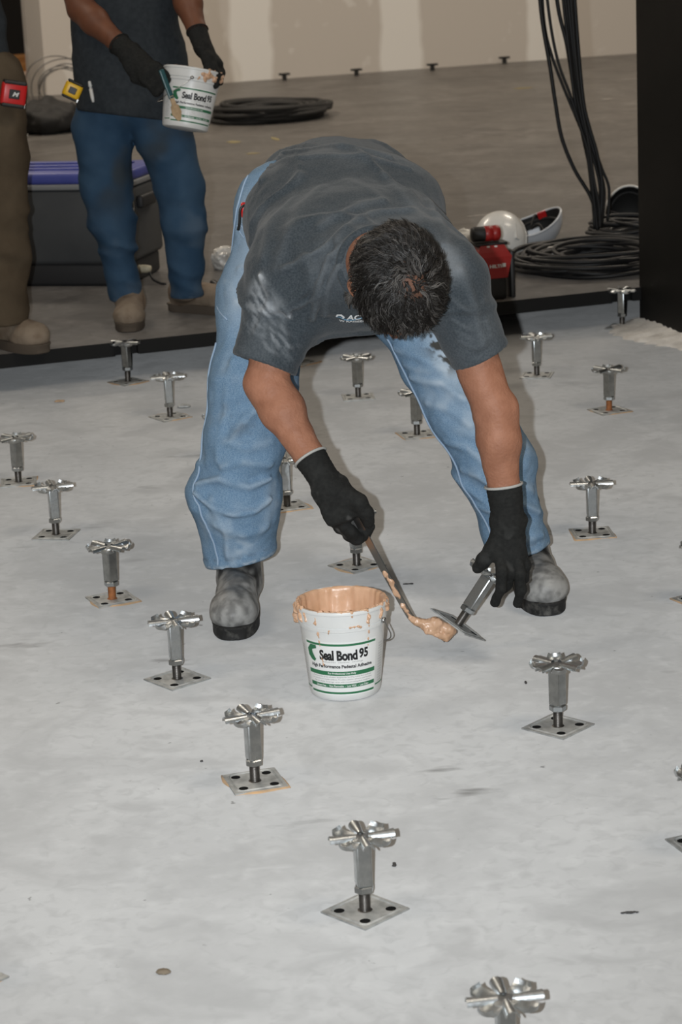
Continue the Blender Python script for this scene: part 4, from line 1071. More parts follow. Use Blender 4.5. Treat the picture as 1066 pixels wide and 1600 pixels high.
side = merge([on_wall(text_fit('I l i l I l l i', 0.016, 0.0032, 0.02), R(a), z) for a in (-74, 64) for z in np.linspace(0.032, 0.112, 15)])
LAB = {}
for k, vf, m in (('label_panel', strip(A0-R(1.5), A1+R(1.5), 0.014, 0.130, off=0.00015), 'label_white'), ('label_stripe', greens, 'label_green'), ('label_lettering', bold, 'label_black'), ('side_print', side, 'label_grey'))+tuple(('small_print_line_%d' % i, q, 'label_grey') for i, q in enumerate(thin_))+tuple(('stripe_line_%d' % i, q, 'label_white') for i, q in enumerate(inv)):
    me = pydata(k, vf[0], vf[1], k == 'label_panel'); me.materials.append(MATS[m]); LAB[k] = me
PAIL.materials.append(MATS['pail_white'])
def coat_mesh(level, seed, rim=True):
    n, rows = 120, 26; v, f = [], []
    prof = [(0.0965, 0.1948), (0.0945, 0.1950), (0.0925, 0.192)]+[(0.0918-0.012*(0.19-z)/0.1, z) for z in np.linspace(0.186, level+0.01, 16)]+[(0.070, level+0.004), (0.05, level), (0.03, level+0.003), (0.0005, level)]
    for j, (r_, z) in enumerate(prof):
        for i in range(n):
            a = 2*PI*i/n; P_ = np.array([[math.cos(a)*7, math.sin(a)*7, z*12]]); q = float(fbm(P_, seed)[0]); q2 = float(vnoise(np.array([[math.cos(a)*16, math.sin(a)*16, z*9]]), seed+4)[0])
            dr = 0 if j < 1 else -(0.0026+0.0034*q+0.0038*max(0, q2)); dz = (0.004*q+0.003*q2) if j >= 19 else 0.0012*q
            if j < 2: dr = 0.0006*q
            v.append(((r_+dr)*math.cos(a), (r_+dr)*math.sin(a), z+dz))
    for j in range(len(prof)-1):
        for i in range(n):
            k = (i+1) % n; f.append((j*n+i, (j+1)*n+i, (j+1)*n+k, j*n+k))
    return pydata('adhesive_fill', v, f, True)
def smear_mesh(items, seed, h=0.0016):
    P = []
    for pts, r_ in items: P += pts
    def pos(a, z, off=0.0): rr = (0.0962 if z > 0.161 else (0.0935 if z > 0.151 else rw(z)))+off; return (rr*math.sin(R(a)), -rr*math.cos(R(a)), z)
    its = [([pos(*q) for q in pts], r_) for pts, r_ in items]
    P = np.array([q for pts, _ in its for q in pts]); g = Grid(P.min(0)-0.016, P.max(0)+0.016, h)
    d = None
    for pts, r_ in its:
        q = chain(g, pts, [r_*(0.8+0.4*((i*7+len(pts)) % 3)/2) for i in range(len(pts))], 0.003) if len(pts) > 1 else bone(g, pts[0], A3(pts[0])+1e-3, r_, r_)
        d = q if d is None else smin(d, q, 0.003)
    idx, P = near(g, d, 0.012); d[idx] -= (0.0022*fbm(P*130, seed)+0.0012*vnoise(P*320, seed+1)).astype(F32)
    V, Fc = nets(d, g, 0); return quad_mesh('adhesive_smear', V, Fc)
def bail_mesh(ang=R(20)):
    pts = []
    for i in range(25):
        a = PI*i/24; x = -0.099*math.cos(a)*(1+0.06*math.sin(a)); y = 0.104*math.sin(a); z = 0.160-0.085*math.sin(a)**0.8
        pts.append((x*math.cos(ang)-y*math.sin(ang), x*math.sin(ang)+y*math.cos(ang), z))
    parts = [tube(pts, 0.0016, 6)]
    for s_ in (-1, 1):
        x, y = s_*0.096*math.cos(ang), s_*0.096*math.sin(ang)
        parts.append(tube([(x, y, 0.160), (x*1.06, y*1.06, 0.160)], 0.006, 10))
    v, f = merge(parts); return pydata('bail', v, f, True)
def pail(loc, rot, label, coat, smear, bail_ang):
    t = thing('adhesive_pail', loc, label, 'pail', rot=rot)
    b = link('pail_body', PAIL, None, t)
    lab = link('label_panel', LAB['label_panel'], None, t); lab['label'] = 'white printed label with green stripes'
    for k in LAB:
        if k == 'label_panel': continue
        q = link('small_print' if 'line' in k else k, LAB[k], None, lab)
        if k == 'side_print': tag(q, kind='stuff')
    o = link('adhesive_fill', coat, 'adhesive', t); o['label'] = 'peach adhesive coating the inside'
    o = link('adhesive_smear', smear, 'adhesive', t); o['label'] = 'lumps and drips of peach adhesive on the rim'
    link('bail_handle', bail_mesh(bail_ang), 'wire_steel', t)
    return t
pc = (-0.008, 4.459, 0.000)
sm1 = smear_mesh([([(-70, 0.190), (-78, 0.183), (-88, 0.176), (-95, 0.186)], 0.006), ([(-84, 0.176), (-86, 0.166), (-90, 0.158)], 0.0075), ([(-98, 0.182), (-102, 0.168)], 0.006), ([(-66, 0.178), (-62, 0.166)], 0.004), ([(-55, 0.186), (-52, 0.172)], 0.003),
   ([(-110, 0.193), (-80, 0.194), (-60, 0.193)], 0.0035), ([(-36, 0.192), (-36, 0.17), (-35, 0.145)], 0.0013), ([(-35.5, 0.145), (-34, 0.120), (-33, 0.098), (-31, 0.078)], 0.0007),
   ([(12, 0.192), (12, 0.184)], 0.003), ([(34, 0.192), (35, 0.180), (34, 0.168)], 0.0032), ([(36, 0.168), (37, 0.140), (36, 0.118)], 0.0011), ([(56, 0.192), (60, 0.180), (55, 0.170)], 0.0025), ([(72, 0.190), (80, 0.182), (88, 0.186), (78, 0.175)], 0.0045), ([(95, 0.192), (84, 0.194), (60, 0.194), (30, 0.194), (0, 0.194), (-30, 0.194)], 0.0022),
   ([(-22, 0.160), (-18, 0.157), (-19, 0.150)], 0.0010), ([(8, 0.162), (20, 0.163), (25, 0.160)], 0.0012)], 3)
pail((pc[0], pc[1], 0), (0, 0, 0), 'white pail of peach adhesive standing on the slab in front of the worker', coat_mesh(0.125, 5), sm1, R(-28)).scale = (0.955, 0.955, 1.0)

# ---------------------------------------------------------------- scraper and the pedestal in the worker's hands
mat('scraper_steel', (0.50, 0.50, 0.49), 0.28, 1.0, bump=0.1, bscale=90)
path = catmull([(0.005, 4.560, 0.383), (0.034, 4.568, 0.325), (0.083, 4.600, 0.210), (0.121, 4.625, 0.124), (0.140, 4.636, 0.087), (0.163, 4.643, 0.068), (0.200, 4.648, 0.049), (0.214, 4.650, 0.041)], 6)
base_ = A3(path[0])
t = thing('scraper', tuple(A3(path[-1])), 'steel scraper bar coated with peach adhesive, held in the gloved fist', 'scraper')
v, f = [], []
org = A3(path[-1])
for i, q in enumerate(path):
    q = A3(q)-org; tg = unit(A3(path[min(i+1, len(path)-1)])-A3(path[max(i-1, 0)])); sd = unit(np.cross(tg, (0.2, 1, 0.25))); up_ = np.cross(sd, tg)
    wv = 0.0068 if i < 30 else 0.0068+0.010*(i-30)/12
    for a, b in ((-1, -1), (1, -1), (1, 1), (-1, 1)): v.append(tuple(q+sd*wv*a+up_*0.0018*b))
n = len(path)
for i in range(n-1):
    for k in range(4): l = (k+1) % 4; f.append((4*i+k, 4*i+l, 4*i+4+l, 4*i+4+k))
f += [(3, 2, 1, 0), (4*n-4, 4*n-3, 4*n-2, 4*n-1)]
link('bar', pydata('bar', v, f), 'scraper_steel', t)
pp = [A3(q) for q in path[12:]]; P = np.array(pp); g = Grid(P.min(0)-0.03, P.max(0)+0.035, 0.0021)
d = chain(g, pp[:-1:2]+[pp[-1]], list(np.linspace(0.0030, 0.0085, len(pp[:-1:2])+1)), 0.004)
d = smin(d, chain(g, [(0.153, 4.638, 0.080), (0.187, 4.640, 0.072), (0.220, 4.648, 0.056)], [0.008, 0.013, 0.014], 0.01), 0.008); d = smin(d, bone(g, (0.170, 4.630, 0.063), (0.208, 4.640, 0.041), 0.006, 0.008), 0.006)
idx, Q = near(g, d, 0.012); d[idx] -= (0.0035*fbm(Q*60, 14)+0.0016*vnoise(Q*200, 15)).astype(F32)
V, Fc = nets(d, g, 1); link('adhesive_coat', quad_mesh('adhesive_coat', V-org, Fc), 'adhesive', t)['label'] = 'thick peach adhesive on the blade'
# held pedestal
hb_, hh_ = A3((0.235, 4.655, 0.063)), A3((0.318, 4.668, 0.181))
t = pedestal((0, 0, 0), 20, 22, 'steel pedestal held tilted in the gloved hand, its plate meeting the adhesive', group='pedestal being set')
t.location = tuple(hb_); t.rotation_mode = 'QUATERNION'; t.rotation_quaternion = frame(hh_-hb_, (0.8, 0.3, 0.5)).to_quaternion()

# ---------------------------------------------------------------- the two workers behind, on the raised floor
def worker(label, J, mats, h=0.008, seed=0, gloves=True):
    lo = np.array([min(p[i] for p in J['all']) for i in range(3)])-0.16; hi = np.array([max(p[i] for p in J['all']) for i in range(3)])+0.16
    # body
    g = Grid(lo, hi, 0.010)
    ch, pe, nk = A3(J['chest']), A3(J['pelvis']), A3(J['neck'])
    d = union([bone(g, pe, ch, 0.10, 0.105, (1, 0, 0), 1.45), bone(g, ch, nk, 0.09, 0.055, (1, 0, 0), 1.5), bone(g, ch+A3((0, 0, 0.1)), J['shl'], 0.06, 0.05), bone(g, ch+A3((0, 0, 0.1)), J['shr'], 0.06, 0.05),
               chain(g, J['legl'][:-1]+[tuple(A3(J['legl'][-1])+A3((0, 0, 0.10)))], [0.075, 0.055, 0.036][:len(J['legl'])]+[0.036]*(len(J['legl'])-3), 0.03), chain(g, J['legr'][:-1]+[tuple(A3(J['legr'][-1])+A3((0, 0, 0.10)))], [0.075, 0.055, 0.036][:len(J['legr'])]+[0.036]*(len(J['legr'])-3), 0.03)], 0.04)
    parts = [nets(d, g, 1)]
    for a, b, c in ((J['shl'], J['ell'], J['wrl']), (J['shr'], J['elr'], J['wrr'])):
        P = np.array([a, b, c]); gg = Grid(P.min(0)-0.08, P.max(0)+0.08, 0.006); parts.append(nets(arm_field(gg, a, b, c, 1.05), gg, 1))
    hc = A3(J['head']); gg = Grid(hc-0.17, hc+0.16, 0.005)
    d, p, M = head_field(gg, hc, J.get('crown', (0, -0.1, 1)), J.get('face', (0.1, -1, -0.25))); d = smin(d, bone(gg, p(0, -0.03, -0.035), nk, 0.055, 0.06), 0.03)
    Vh, Fh = nets(d, gg, 1); nb = sum(len(q[0]) for q in parts); parts.append((Vh, Fh))
    V, Fc = joinVF(*parts)
    loc = (Vh-hc)@M.T; zone = ((loc[:, 1] > 0.0-0.6*loc[:, 2]) & ((loc[:, 2] < 0.01) | (loc[:, 1] > 0.075))).astype(float)
    rt = np.zeros(len(V)); rt[nb:] = zone
    me = quad_mesh('person', V, Fc, {'roots': rt}); body = tag(link('person', me, mats['skin']), label, 'person')
    make_hair(body, p, M, Vh, vnorm(Vh, Fh), zone*(np.abs(loc[:, 0]) < 0.08)+1e-9, 700, strands=3, wid=0.0016, length=(0.014, 0.024), seed=5)
    # shirt
    g = Grid(np.maximum(lo, [-9, -9, pe[2]-0.25]), hi, h)
    d = union([bone(g, pe+A3((0, 0, -0.10)), ch, 0.146, 0.135, (1, 0, 0), 1.40), bone(g, ch, nk+A3((0, 0, -0.05)), 0.125, 0.07, (1, 0, 0), 1.4)], 0.05)
    for s_, e_ in ((J['shl'], J['ell']), (J['shr'], J['elr'])):
        d = smin(d, bone(g, ch+A3((0, 0, 0.08)), A3(s_)+A3((0, 0, -0.015)), 0.09, 0.070), 0.05)
        q = bone(g, s_, e_, 0.072, 0.066); q = smax(q, plane(g, A3(s_)+0.72*(A3(e_)-A3(s_)), A3(e_)-A3(s_)), 0.005); d = smin(d, q, 0.04)
    idx, P = near(g, d, 0.03)
    w_ = np.abs(vnoise(np.stack([P[:, 0]*9, P[:, 1]*6, P[:, 2]*14+P[:, 0]*9], 1), 90+seed))
    d[idx] -= (0.006*fbm(P*7, 91+seed)+0.010*(0.3-w_)).astype(F32)
    d = smax(d, -plane(g, J['hem'], J.get('hemn', (0, 0, 1))), 0.006)
    V, Fc = nets(d, g, 1)
    link('shirt', quad_mesh('shirt', V, Fc, {'dust': 0.0*V[:, 0]}), mats['shirt'], body)
    # trousers
    L1, L2 = J['legl'], J['legr']
    zt = pe[2]+0.10
    g = Grid(lo, (hi[0], hi[1], zt+0.02), h)
    d = bone(g, pe+A3((-0.05, 0, 0)), pe+A3((0.05, 0, 0)), 0.118, 0.118, (0, 1, 0), 0.95)
    d = smin(d, smin(chain(g, L1, J['lr1'], 0.03), chain(g, L2, J['lr2'], 0.03), 0.015), 0.05)
    idx, P = near(g, d, 0.03)
    r1 = 1-2*np.abs(vnoise(np.stack([P[:, 0]*6, P[:, 1]*6, P[:, 2]*17+P[:, 0]*8], 1), 95+seed))
    kz = np.exp(-((P[:, 2]-(RZ+0.30))/0.2)**2)
    d[idx] -= (0.009*r1*(0.35+kz)+0.008*fbm(P*8, 96+seed)).astype(F32)
    for L_ in (L1, L2):
        e_ = A3(L_[-1]); cutp = np.where((np.abs(g.X-F32(e_[0])) < 0.11) & (g.Z < e_[2]+0.1) & (np.abs(g.Y-F32(e_[1])) < 0.2), F32(e_[2])-g.Z, F32(-1)); d = np.maximum(d, np.broadcast_to(cutp, d.shape))
    d = smax(d, plane(g, (0, 0, zt), (0, 0, 1)), 0.005)
    V, Fc = nets(d, g, 1)
    bl = 0.6*sstep(0.1, 0.9, fbm(V*9, 97+seed)); gr = 0.8*sstep(0.0, 0.7, fbm(V*6, 98+seed))*sstep(RZ+0.30, RZ+0.55, V[:, 2])
    hmz = np.minimum(np.linalg.norm((V-A3(L1[-1])), axis=1), np.linalg.norm((V-A3(L2[-1])), axis=1))
    bl += 0.7*(V[:, 2] < L1[-1][2]+0.012)
    link('trousers' if 'khaki' in mats['pants'] else 'jeans', quad_mesh('trousers', V, Fc, {'bleach': bl, 'grime': gr}), mats['pants'], body)
    for heel, hd, top in J['boots']: make_boot(body, heel, hd, RZ, top, 'boot_tan', 'boot_tan_sole', J.get('bs', 1.0), 0.006, True, seed+11)
    return body
def fist(wr, el, kn, curl, sd, th=None, n=4, sp=0.021):
    """simple jointed fingers: row along sd, bending towards curl"""
    wr, el, kn, cu = A3(wr), A3(el), A3(kn), unit(curl); fw = unit(kn-wr); sd = unit(sd); fs = []
    for i in range(n):
        b = kn+sd*(i-1.5)*sp; fs.append([b, b+fw*0.028+cu*0.014, b+fw*0.030+cu*0.042, b+fw*0.006+cu*0.052])
    t0 = wr+fw*0.03-sd*0.03; th = [t0, t0+fw*0.03+cu*0.02-sd*0.012, t0+fw*0.05+cu*0.04] if th is None else th
    return [[tuple(q) for q in f] for f in fs], [tuple(q) for q in th]
BY = 7.98
J2 = dict(pelvis=(-0.635, BY, 0.935), chest=(-0.655, BY+0.02, 1.33), neck=(-0.655, BY+0.0, 1.575), head=(-0.645, BY-0.05, 1.70), shl=(-0.845, BY, 1.485), shr=(-0.465, BY, 1.485),
          ell=(-0.786, 7.860, 1.230), wrl=(-0.619, 7.690, 1.087), elr=(-0.445, 7.860, 1.289), wrr=(-0.379, 7.720, 1.090), hem=(-0.653, 7.850, 0.870), hemn=(0.16, 0.1, 1),
          legl=[(-0.754, 7.990, 0.823), (-0.754, 7.970, 0.628), (-0.740, 7.960, 0.496), (-0.715, 8.010, 0.218)], legr=[(-0.553, 7.990, 0.817), (-0.503, 7.970, 0.616), (-0.493, 7.960, 0.484), (-0.503, 8.000, 0.223)],
          lr1=[0.106, 0.082, 0.068, 0.056], lr2=[0.104, 0.076, 0.062, 0.058],
          boots=[(((-0.702, 7.826, 0.140)[0]-0.005, (-0.702, 7.826, 0.140)[1]+0.27), R(-88), (-0.712, 8.010, 0.258)), (((-0.543, 8.180, 0.140)[0]-0.03, (-0.543, 8.180, 0.140)[1]+0.03), R(-28), (-0.503, 8.000, 0.263))])
J2['all'] = [J2[k] for k in ('pelvis', 'chest', 'neck', 'head', 'shl', 'shr', 'ell', 'wrl', 'elr', 'wrr')]+J2['legl']+J2['legr']
W2 = worker('person standing behind in a dark shirt and blue jeans, holding a white pail', J2, dict(skin='skin_dark', shirt='shirt_charcoal', pants='denim_dark'), seed=0)
kn = (-0.556, 7.640, 1.030); fs, th = fist(J2['wrl'], J2['ell'], kn, (0.5, 0.3, -0.7), (0.75, 0.1, 0.65))
make_glove(W2, J2['wrl'], J2['ell'], kn, (0.75, 0.1, 0.65), fs, th, 0.0045, 0.06, palm=0.022, k=1.7, r=0.0125, rim='glove_knit')
kn = (-0.341, 7.700, 1.040); fs, th = fist(J2['wrr'], J2['elr'], kn, (-0.35, -0.2, -0.9), (0.2, 1, 0.1))
make_glove(W2, J2['wrr'], J2['elr'], kn, (0.2, 1, 0.1), fs, th, 0.0045, 0.07, palm=0.022, k=1.7, r=0.0125, rim='glove_knit')
# his pail, tilted
sm2 = smear_mesh([([(12, 0.193), (14, 0.182), (20, 0.176)], 0.0045), ([(0, 0.176), (10, 0.172), (22, 0.174), (30, 0.168)], 0.007), ([(4, 0.168), (8, 0.156)], 0.004), ([(34, 0.176), (48, 0.180), (60, 0.186)], 0.006), ([(40, 0.168), (55, 0.168), (66, 0.174)], 0.006), ([(26, 0.164), (40, 0.160)], 0.005), ([(10, 0.194), (50, 0.195), (90, 0.194)], 0.003), ([(-5, 0.166), (-8, 0.158)], 0.0025)], 8)
pb, pt = A3((-0.453, 7.665, 0.837)), A3((-0.416, 7.700, 1.019))
q = pail(tuple(pb), (0, 0, 0), 'white pail smeared with adhesive, held up by the worker in blue jeans', coat_mesh(0.05, 9), sm2, R(70))
q.rotation_mode = 'QUATERNION'; q.rotation_quaternion = (frame(pt-pb, (1, 0, 0)) @ Matrix.Rotation(R(24), 3, 'Z')).to_quaternion()
# his spatula
mat('spatula_wood', (0.36, 0.25, 0.14), 0.55, col2=(0.50, 0.36, 0.22), nscale=40); mat('teal_plastic', (0.015, 0.075, 0.085), 0.4)
sa, sb = A3((-0.506, 7.560, 1.022)), A3((-0.461, 7.550, 0.877))
t = thing('spatula', tuple(sa), 'adhesive-caked spatula with teal handle held over the raised pail', 'spatula'); t.rotation_mode = 'QUATERNION'; t.rotation_quaternion = frame(sb-sa, (0.9, 0.4, 0)).to_quaternion()
LL = float(np.linalg.norm(sb-sa))
bm = bmesh.new(); bm_box(bm, (0, 0, 0.03), (0.018, 0.011, 0.10), bevel=0.004); link('handle', bm_mesh('handle', bm), 'teal_plastic', t)
v, f = [], []
for z, wv in ((0.07, 0.006), (0.10, 0.008), (LL-0.05, 0.013), (LL-0.025, 0.017), (LL, 0.005)):
    for a, b in ((-1, -1), (1, -1), (1, 1), (-1, 1)): v.append((a*wv, b*0.0022+0.004*math.sin(z*30), z))
for i in range(4):
    for k in range(4): l = (k+1) % 4; f.append((4*i+k, 4*i+l, 4*i+4+l, 4*i+4+k))
f += [(3, 2, 1, 0), (16, 17, 18, 19)]
link('blade', pydata('blade', v, f), 'spatula_wood', t)
# far-left worker
J1 = dict(pelvis=(-1.205, 7.66, 1.02), chest=(-1.225, 7.68, 1.40), neck=(-1.25, 7.66, 1.63), head=(-1.23, 7.62, 1.755), shl=(-1.445, 7.66, 1.53), shr=(-1.055, 7.68, 1.53), ell=(-1.52, 7.62, 1.26), wrl=(-1.46, 7.48, 1.06), elr=(-1.10, 7.86, 1.27), wrr=(-1.24, 7.90, 1.10),
          hem=(-1.005, 7.550, 1.089), legl=[(-1.345, 7.66, 0.96), (-1.36, 7.66, 0.60), (-1.37, 7.68, 0.22)], legr=[(-1.069, 7.640, 1.017), (-1.077, 7.620, 0.792), (-1.086, 7.600, 0.457), (-1.088, 7.600, 0.232)],
          lr1=[0.115, 0.090, 0.075], lr2=[0.115, 0.100, 0.090, 0.078], bs=1.05,
          boots=[(((-0.964, 7.529, 0.140)[0]-0.19, (-0.964, 7.529, 0.140)[1]+0.20), R(-48), (-1.085, 7.640, 0.279)), ((-1.42, 7.74), R(-95), (-1.37, 7.70, 0.30))])
J1['all'] = [J1[k] for k in ('pelvis', 'chest', 'neck', 'head', 'shl', 'shr', 'ell', 'wrl', 'elr', 'wrr')]+J1['legl']+J1['legr']
W1 = worker('person in khaki trousers and tan boots cut off by the left picture edge', J1, dict(skin='skin_dark', shirt='shirt_charcoal', pants='khaki'), seed=5)
for wr, el in ((J1['wrl'], J1['ell']), (J1['wrr'], J1['elr'])):
    kn = tuple(A3(wr)+unit(A3(wr)-A3(el))*0.08); fs, th = fist(wr, el, kn, (0.6, 0, -0.3), (0, 1, 0)); make_glove(W1, wr, el, kn, (0, 1, 0), fs, th, 0.006, 0.06, palm=0.02, k=1.8)
# tape measures and the pen on their belts
def tape(loc, rot, body_m, trim_m, label, size=0.062):
    t = thing('tape_measure', loc, label, 'tape measure', rot=rot); s_ = size
    bm = bmesh.new(); bm_box(bm, (0, 0, 0), (s_, 0.034, s_*0.92), bevel=0.011, seg=3); link('case', smooth_angle(bm_mesh('case', bm), 40), body_m, t)
    for zz in (-1, 1):
        bm = bmesh.new(); bm_box(bm, (0, 0, zz*s_*0.44), (s_*0.9, 0.038, s_*0.16), bevel=0.005); link('rubber_guard', bm_mesh('guard', bm), trim_m, t)
    bm = bmesh.new(); bm_box(bm, (0, -0.0175, 0), (s_*0.42, 0.004, s_*0.36), bevel=0.0015); link('badge', bm_mesh('badge', bm), trim_m, t)
    bm = bmesh.new(); bm_box(bm, (s_*0.45, 0, -s_*0.42), (0.010, 0.022, 0.014), bevel=0.002); link('end_hook', bm_mesh('hook', bm), 'wire_steel', t)
    return t
tape((-0.827, 7.800, 0.970), (0, R(28), R(8)), 'yellow_plastic', 'black_plastic', 'yellow and black tape measure on the blue jeans at the waist', 0.060)
t = tape((-0.984, 7.495, 0.991), (R(0), R(12), R(18)), 'red_plastic', 'black_plastic', 'red and black tape measure clipped to the khaki trousers', 0.082)
v, f = text_fit('M', 0.022, 0.014, 0.05, 0.3); o = link('badge_mark', pydata('mark', [(x+0.004, -0.0200, y) for x, y, _ in v], f), 'white_plastic', t)
pa = A3((-0.770, 7.820, 0.993)); pbn = A3((-0.761, 7.805, 0.926))
t = thing('marker_pen', tuple(pbn), 'white pen clipped at the pocket of the blue jeans', 'pen'); t.rotation_mode = 'QUATERNION'; t.rotation_quaternion = frame(pa-pbn).to_quaternion()
v, f = lathe([(0.001, 0.0), (0.004, 0.002), (0.0055, 0.012), (0.006, 0.014), (0.0065, 0.046)], 12, True, True); link('barrel', pydata('barrel', v, f, True), 'white_plastic', t)
v, f = lathe([(0.0045, 0.047), (0.0045, 0.053), (0.0065, 0.054), (0.005, 0.070), (0.002, 0.072)], 12, True, True); link('cap', pydata('cap', v, f, True), 'white_plastic', t)

# ---------------------------------------------------------------- things lying about on the raised floor
mat('cooler_grey', (0.040, 0.043, 0.046), 0.55, col2=(0.055, 0.058, 0.060), nscale=5); mat('cooler_blue', (0.045, 0.060, 0.27), 0.45, col2=(0.065, 0.08, 0.32), nscale=9); mat('cooler_band', (0.20, 0.205, 0.21), 0.5); mat('cooler_dark', (0.015, 0.015, 0.016), 0.6); mat('beige_plastic', (0.42, 0.38, 0.28), 0.5)
c1, c2 = Vector((-1.181, 8.883, 0.140)), Vector((-0.762, 8.763, 0.140)); ex = (c2-c1).normalized(); cang = math.atan2(ex.y, ex.x)
t = thing('cooler', tuple(c2), 'grey cooler chest with blue lid behind the worker in blue jeans', 'cooler', rot=(0, 0, cang))
W_, D_, H_ = 0.66, 0.40, 0.375
def cb(name, c, s, m, bev=0.012, par=t, seg=3):
    bm = bmesh.new(); bm_box(bm, c, s, bevel=bev, seg=seg); return link(name, smooth_angle(bm_mesh(name, bm), 40), m, par)
body = cb('body', (-W_/2, D_/2, 0.085+0.29/2), (W_, D_, 0.29), 'cooler_grey', 0.02)
cb('base', (-W_/2, D_/2, 0.045), (W_-0.03, D_-0.03, 0.09), 'cooler_dark', 0.015)
cb('lid_band', (-W_/2, D_/2, 0.375+0.010), (W_+0.012, D_+0.012, 0.022), 'cooler_band', 0.006)
lid = cb('lid', (-W_/2, D_/2, 0.395+0.022), (W_+0.006, D_+0.006, 0.045), 'cooler_blue', 0.015)
for k in range(3): cb('lid_rib', (-W_/2, D_*(0.25+0.25*k), 0.442), (W_*0.8, 0.022, 0.008), 'cooler_blue', 0.003, lid)
for z in (0.30, 0.245):
    v, f = tube([(0.004, 0.06+0.018*math.cos(a), z+0.020*math.sin(a)) for a in np.linspace(0, 2*PI, 20, endpoint=False)], 0.0035, 6, True); link('handle_ring', pydata('ring', v, f, True), 'wire_steel', t)
cb('side_handle', (0.012, D_*0.5, 0.31), (0.028, 0.16, 0.05), 'cooler_dark', 0.01)
v, f = lathe([(0.001, 0.05), (0.012, 0.048), (0.016, 0.03), (0.016, 0.0)], 14); o = link('drain_plug', pydata('plug', v, f, True), 'beige_plastic', t); o.rotation_euler = (0, R(90), 0); o.location = (0.0, 0.10, 0.055)
v, f = tube(catmull([(0.04, 0.10, 0.05), (0.06, 0.08, 0.02), (0.10, 0.05, 0.008), (0.13, 0.03, 0.008)], 5), 0.005, 6); link('drain_tether', pydata('tether', v, f, True), 'cooler_dark', t)

mat('cable_black', (0.011, 0.011, 0.0115), 0.5, spec=0.35); mat('cable_far', (0.020, 0.019, 0.018), 0.7); mat('wire_grey', (0.17, 0.16, 0.15), 0.4, 0.6); mat('bag_black', (0.018, 0.017, 0.016), 0.75)
def coil(name, c, rx, ry, n, hgt, r, m, label, seed, ang=0.0, spread=0.18, lead=None):
    rg = random.Random(seed); parts = []
    for i in range(n):
        k = 1+spread*rg.uniform(-1, 1); z0 = r+hgt*(i/n)*rg.uniform(0.6, 1.0); p1, p2, ph = rg.uniform(0, 6.28), rg.uniform(0, 6.28), rg.uniform(0, 6.28); ox, oy = rg.uniform(-.04, .04), rg.uniform(-.04, .04)
        pts = []
        for j in range(40):
            a = 2*PI*j/40; q = k*(1+0.05*math.sin(2*a+p1)+0.03*math.sin(3*a+p2)); x, y = rx*q*math.cos(a)+ox, ry*q*math.sin(a)+oy
            pts.append((x*math.cos(ang)-y*math.sin(ang), x*math.sin(ang)+y*math.cos(ang), max(r, z0+0.02*math.sin(a+ph))))
        parts.append(tube(pts, r, 6, True))
    v, f = merge(parts); o = link(name, pydata(name, v, f, True), m); o.location = c; return tag(o, label, 'cable')
coil('cable_coil', (-0.335, 15.25, RZ), 0.30, 0.36, 22, 0.085, 0.016, 'cable_far', 'flat dark cable coil lying far back on the floor behind the raised pail', 4, spread=0.22)
coil('cable_coil', (1.015, 8.73, RZ), 0.24, 0.22, 34, 0.060, 0.009, 'cable_black', 'large black cable coil on the raised floor beside the black wall', 9, 0.2, 0.22)
coil('cable_coil', (1.235, 9.22, RZ+0.005), 0.15, 0.12, 16, 0.10, 0.008, 'cable_black', 'smaller black cable bundle under the rightmost helmet', 12, 0.1, 0.2)
coil('wire_coil', (-1.70, 15.5, RZ+0.22), 0.17, 0.15, 6, 0.06, 0.004, 'wire_grey', 'loose grey wire loops standing left behind the yellow tape measure', 15, 0.3, 0.34)
o = bpy.data.objects['wire_coil']; o.rotation_euler = (R(76), R(12), 0)
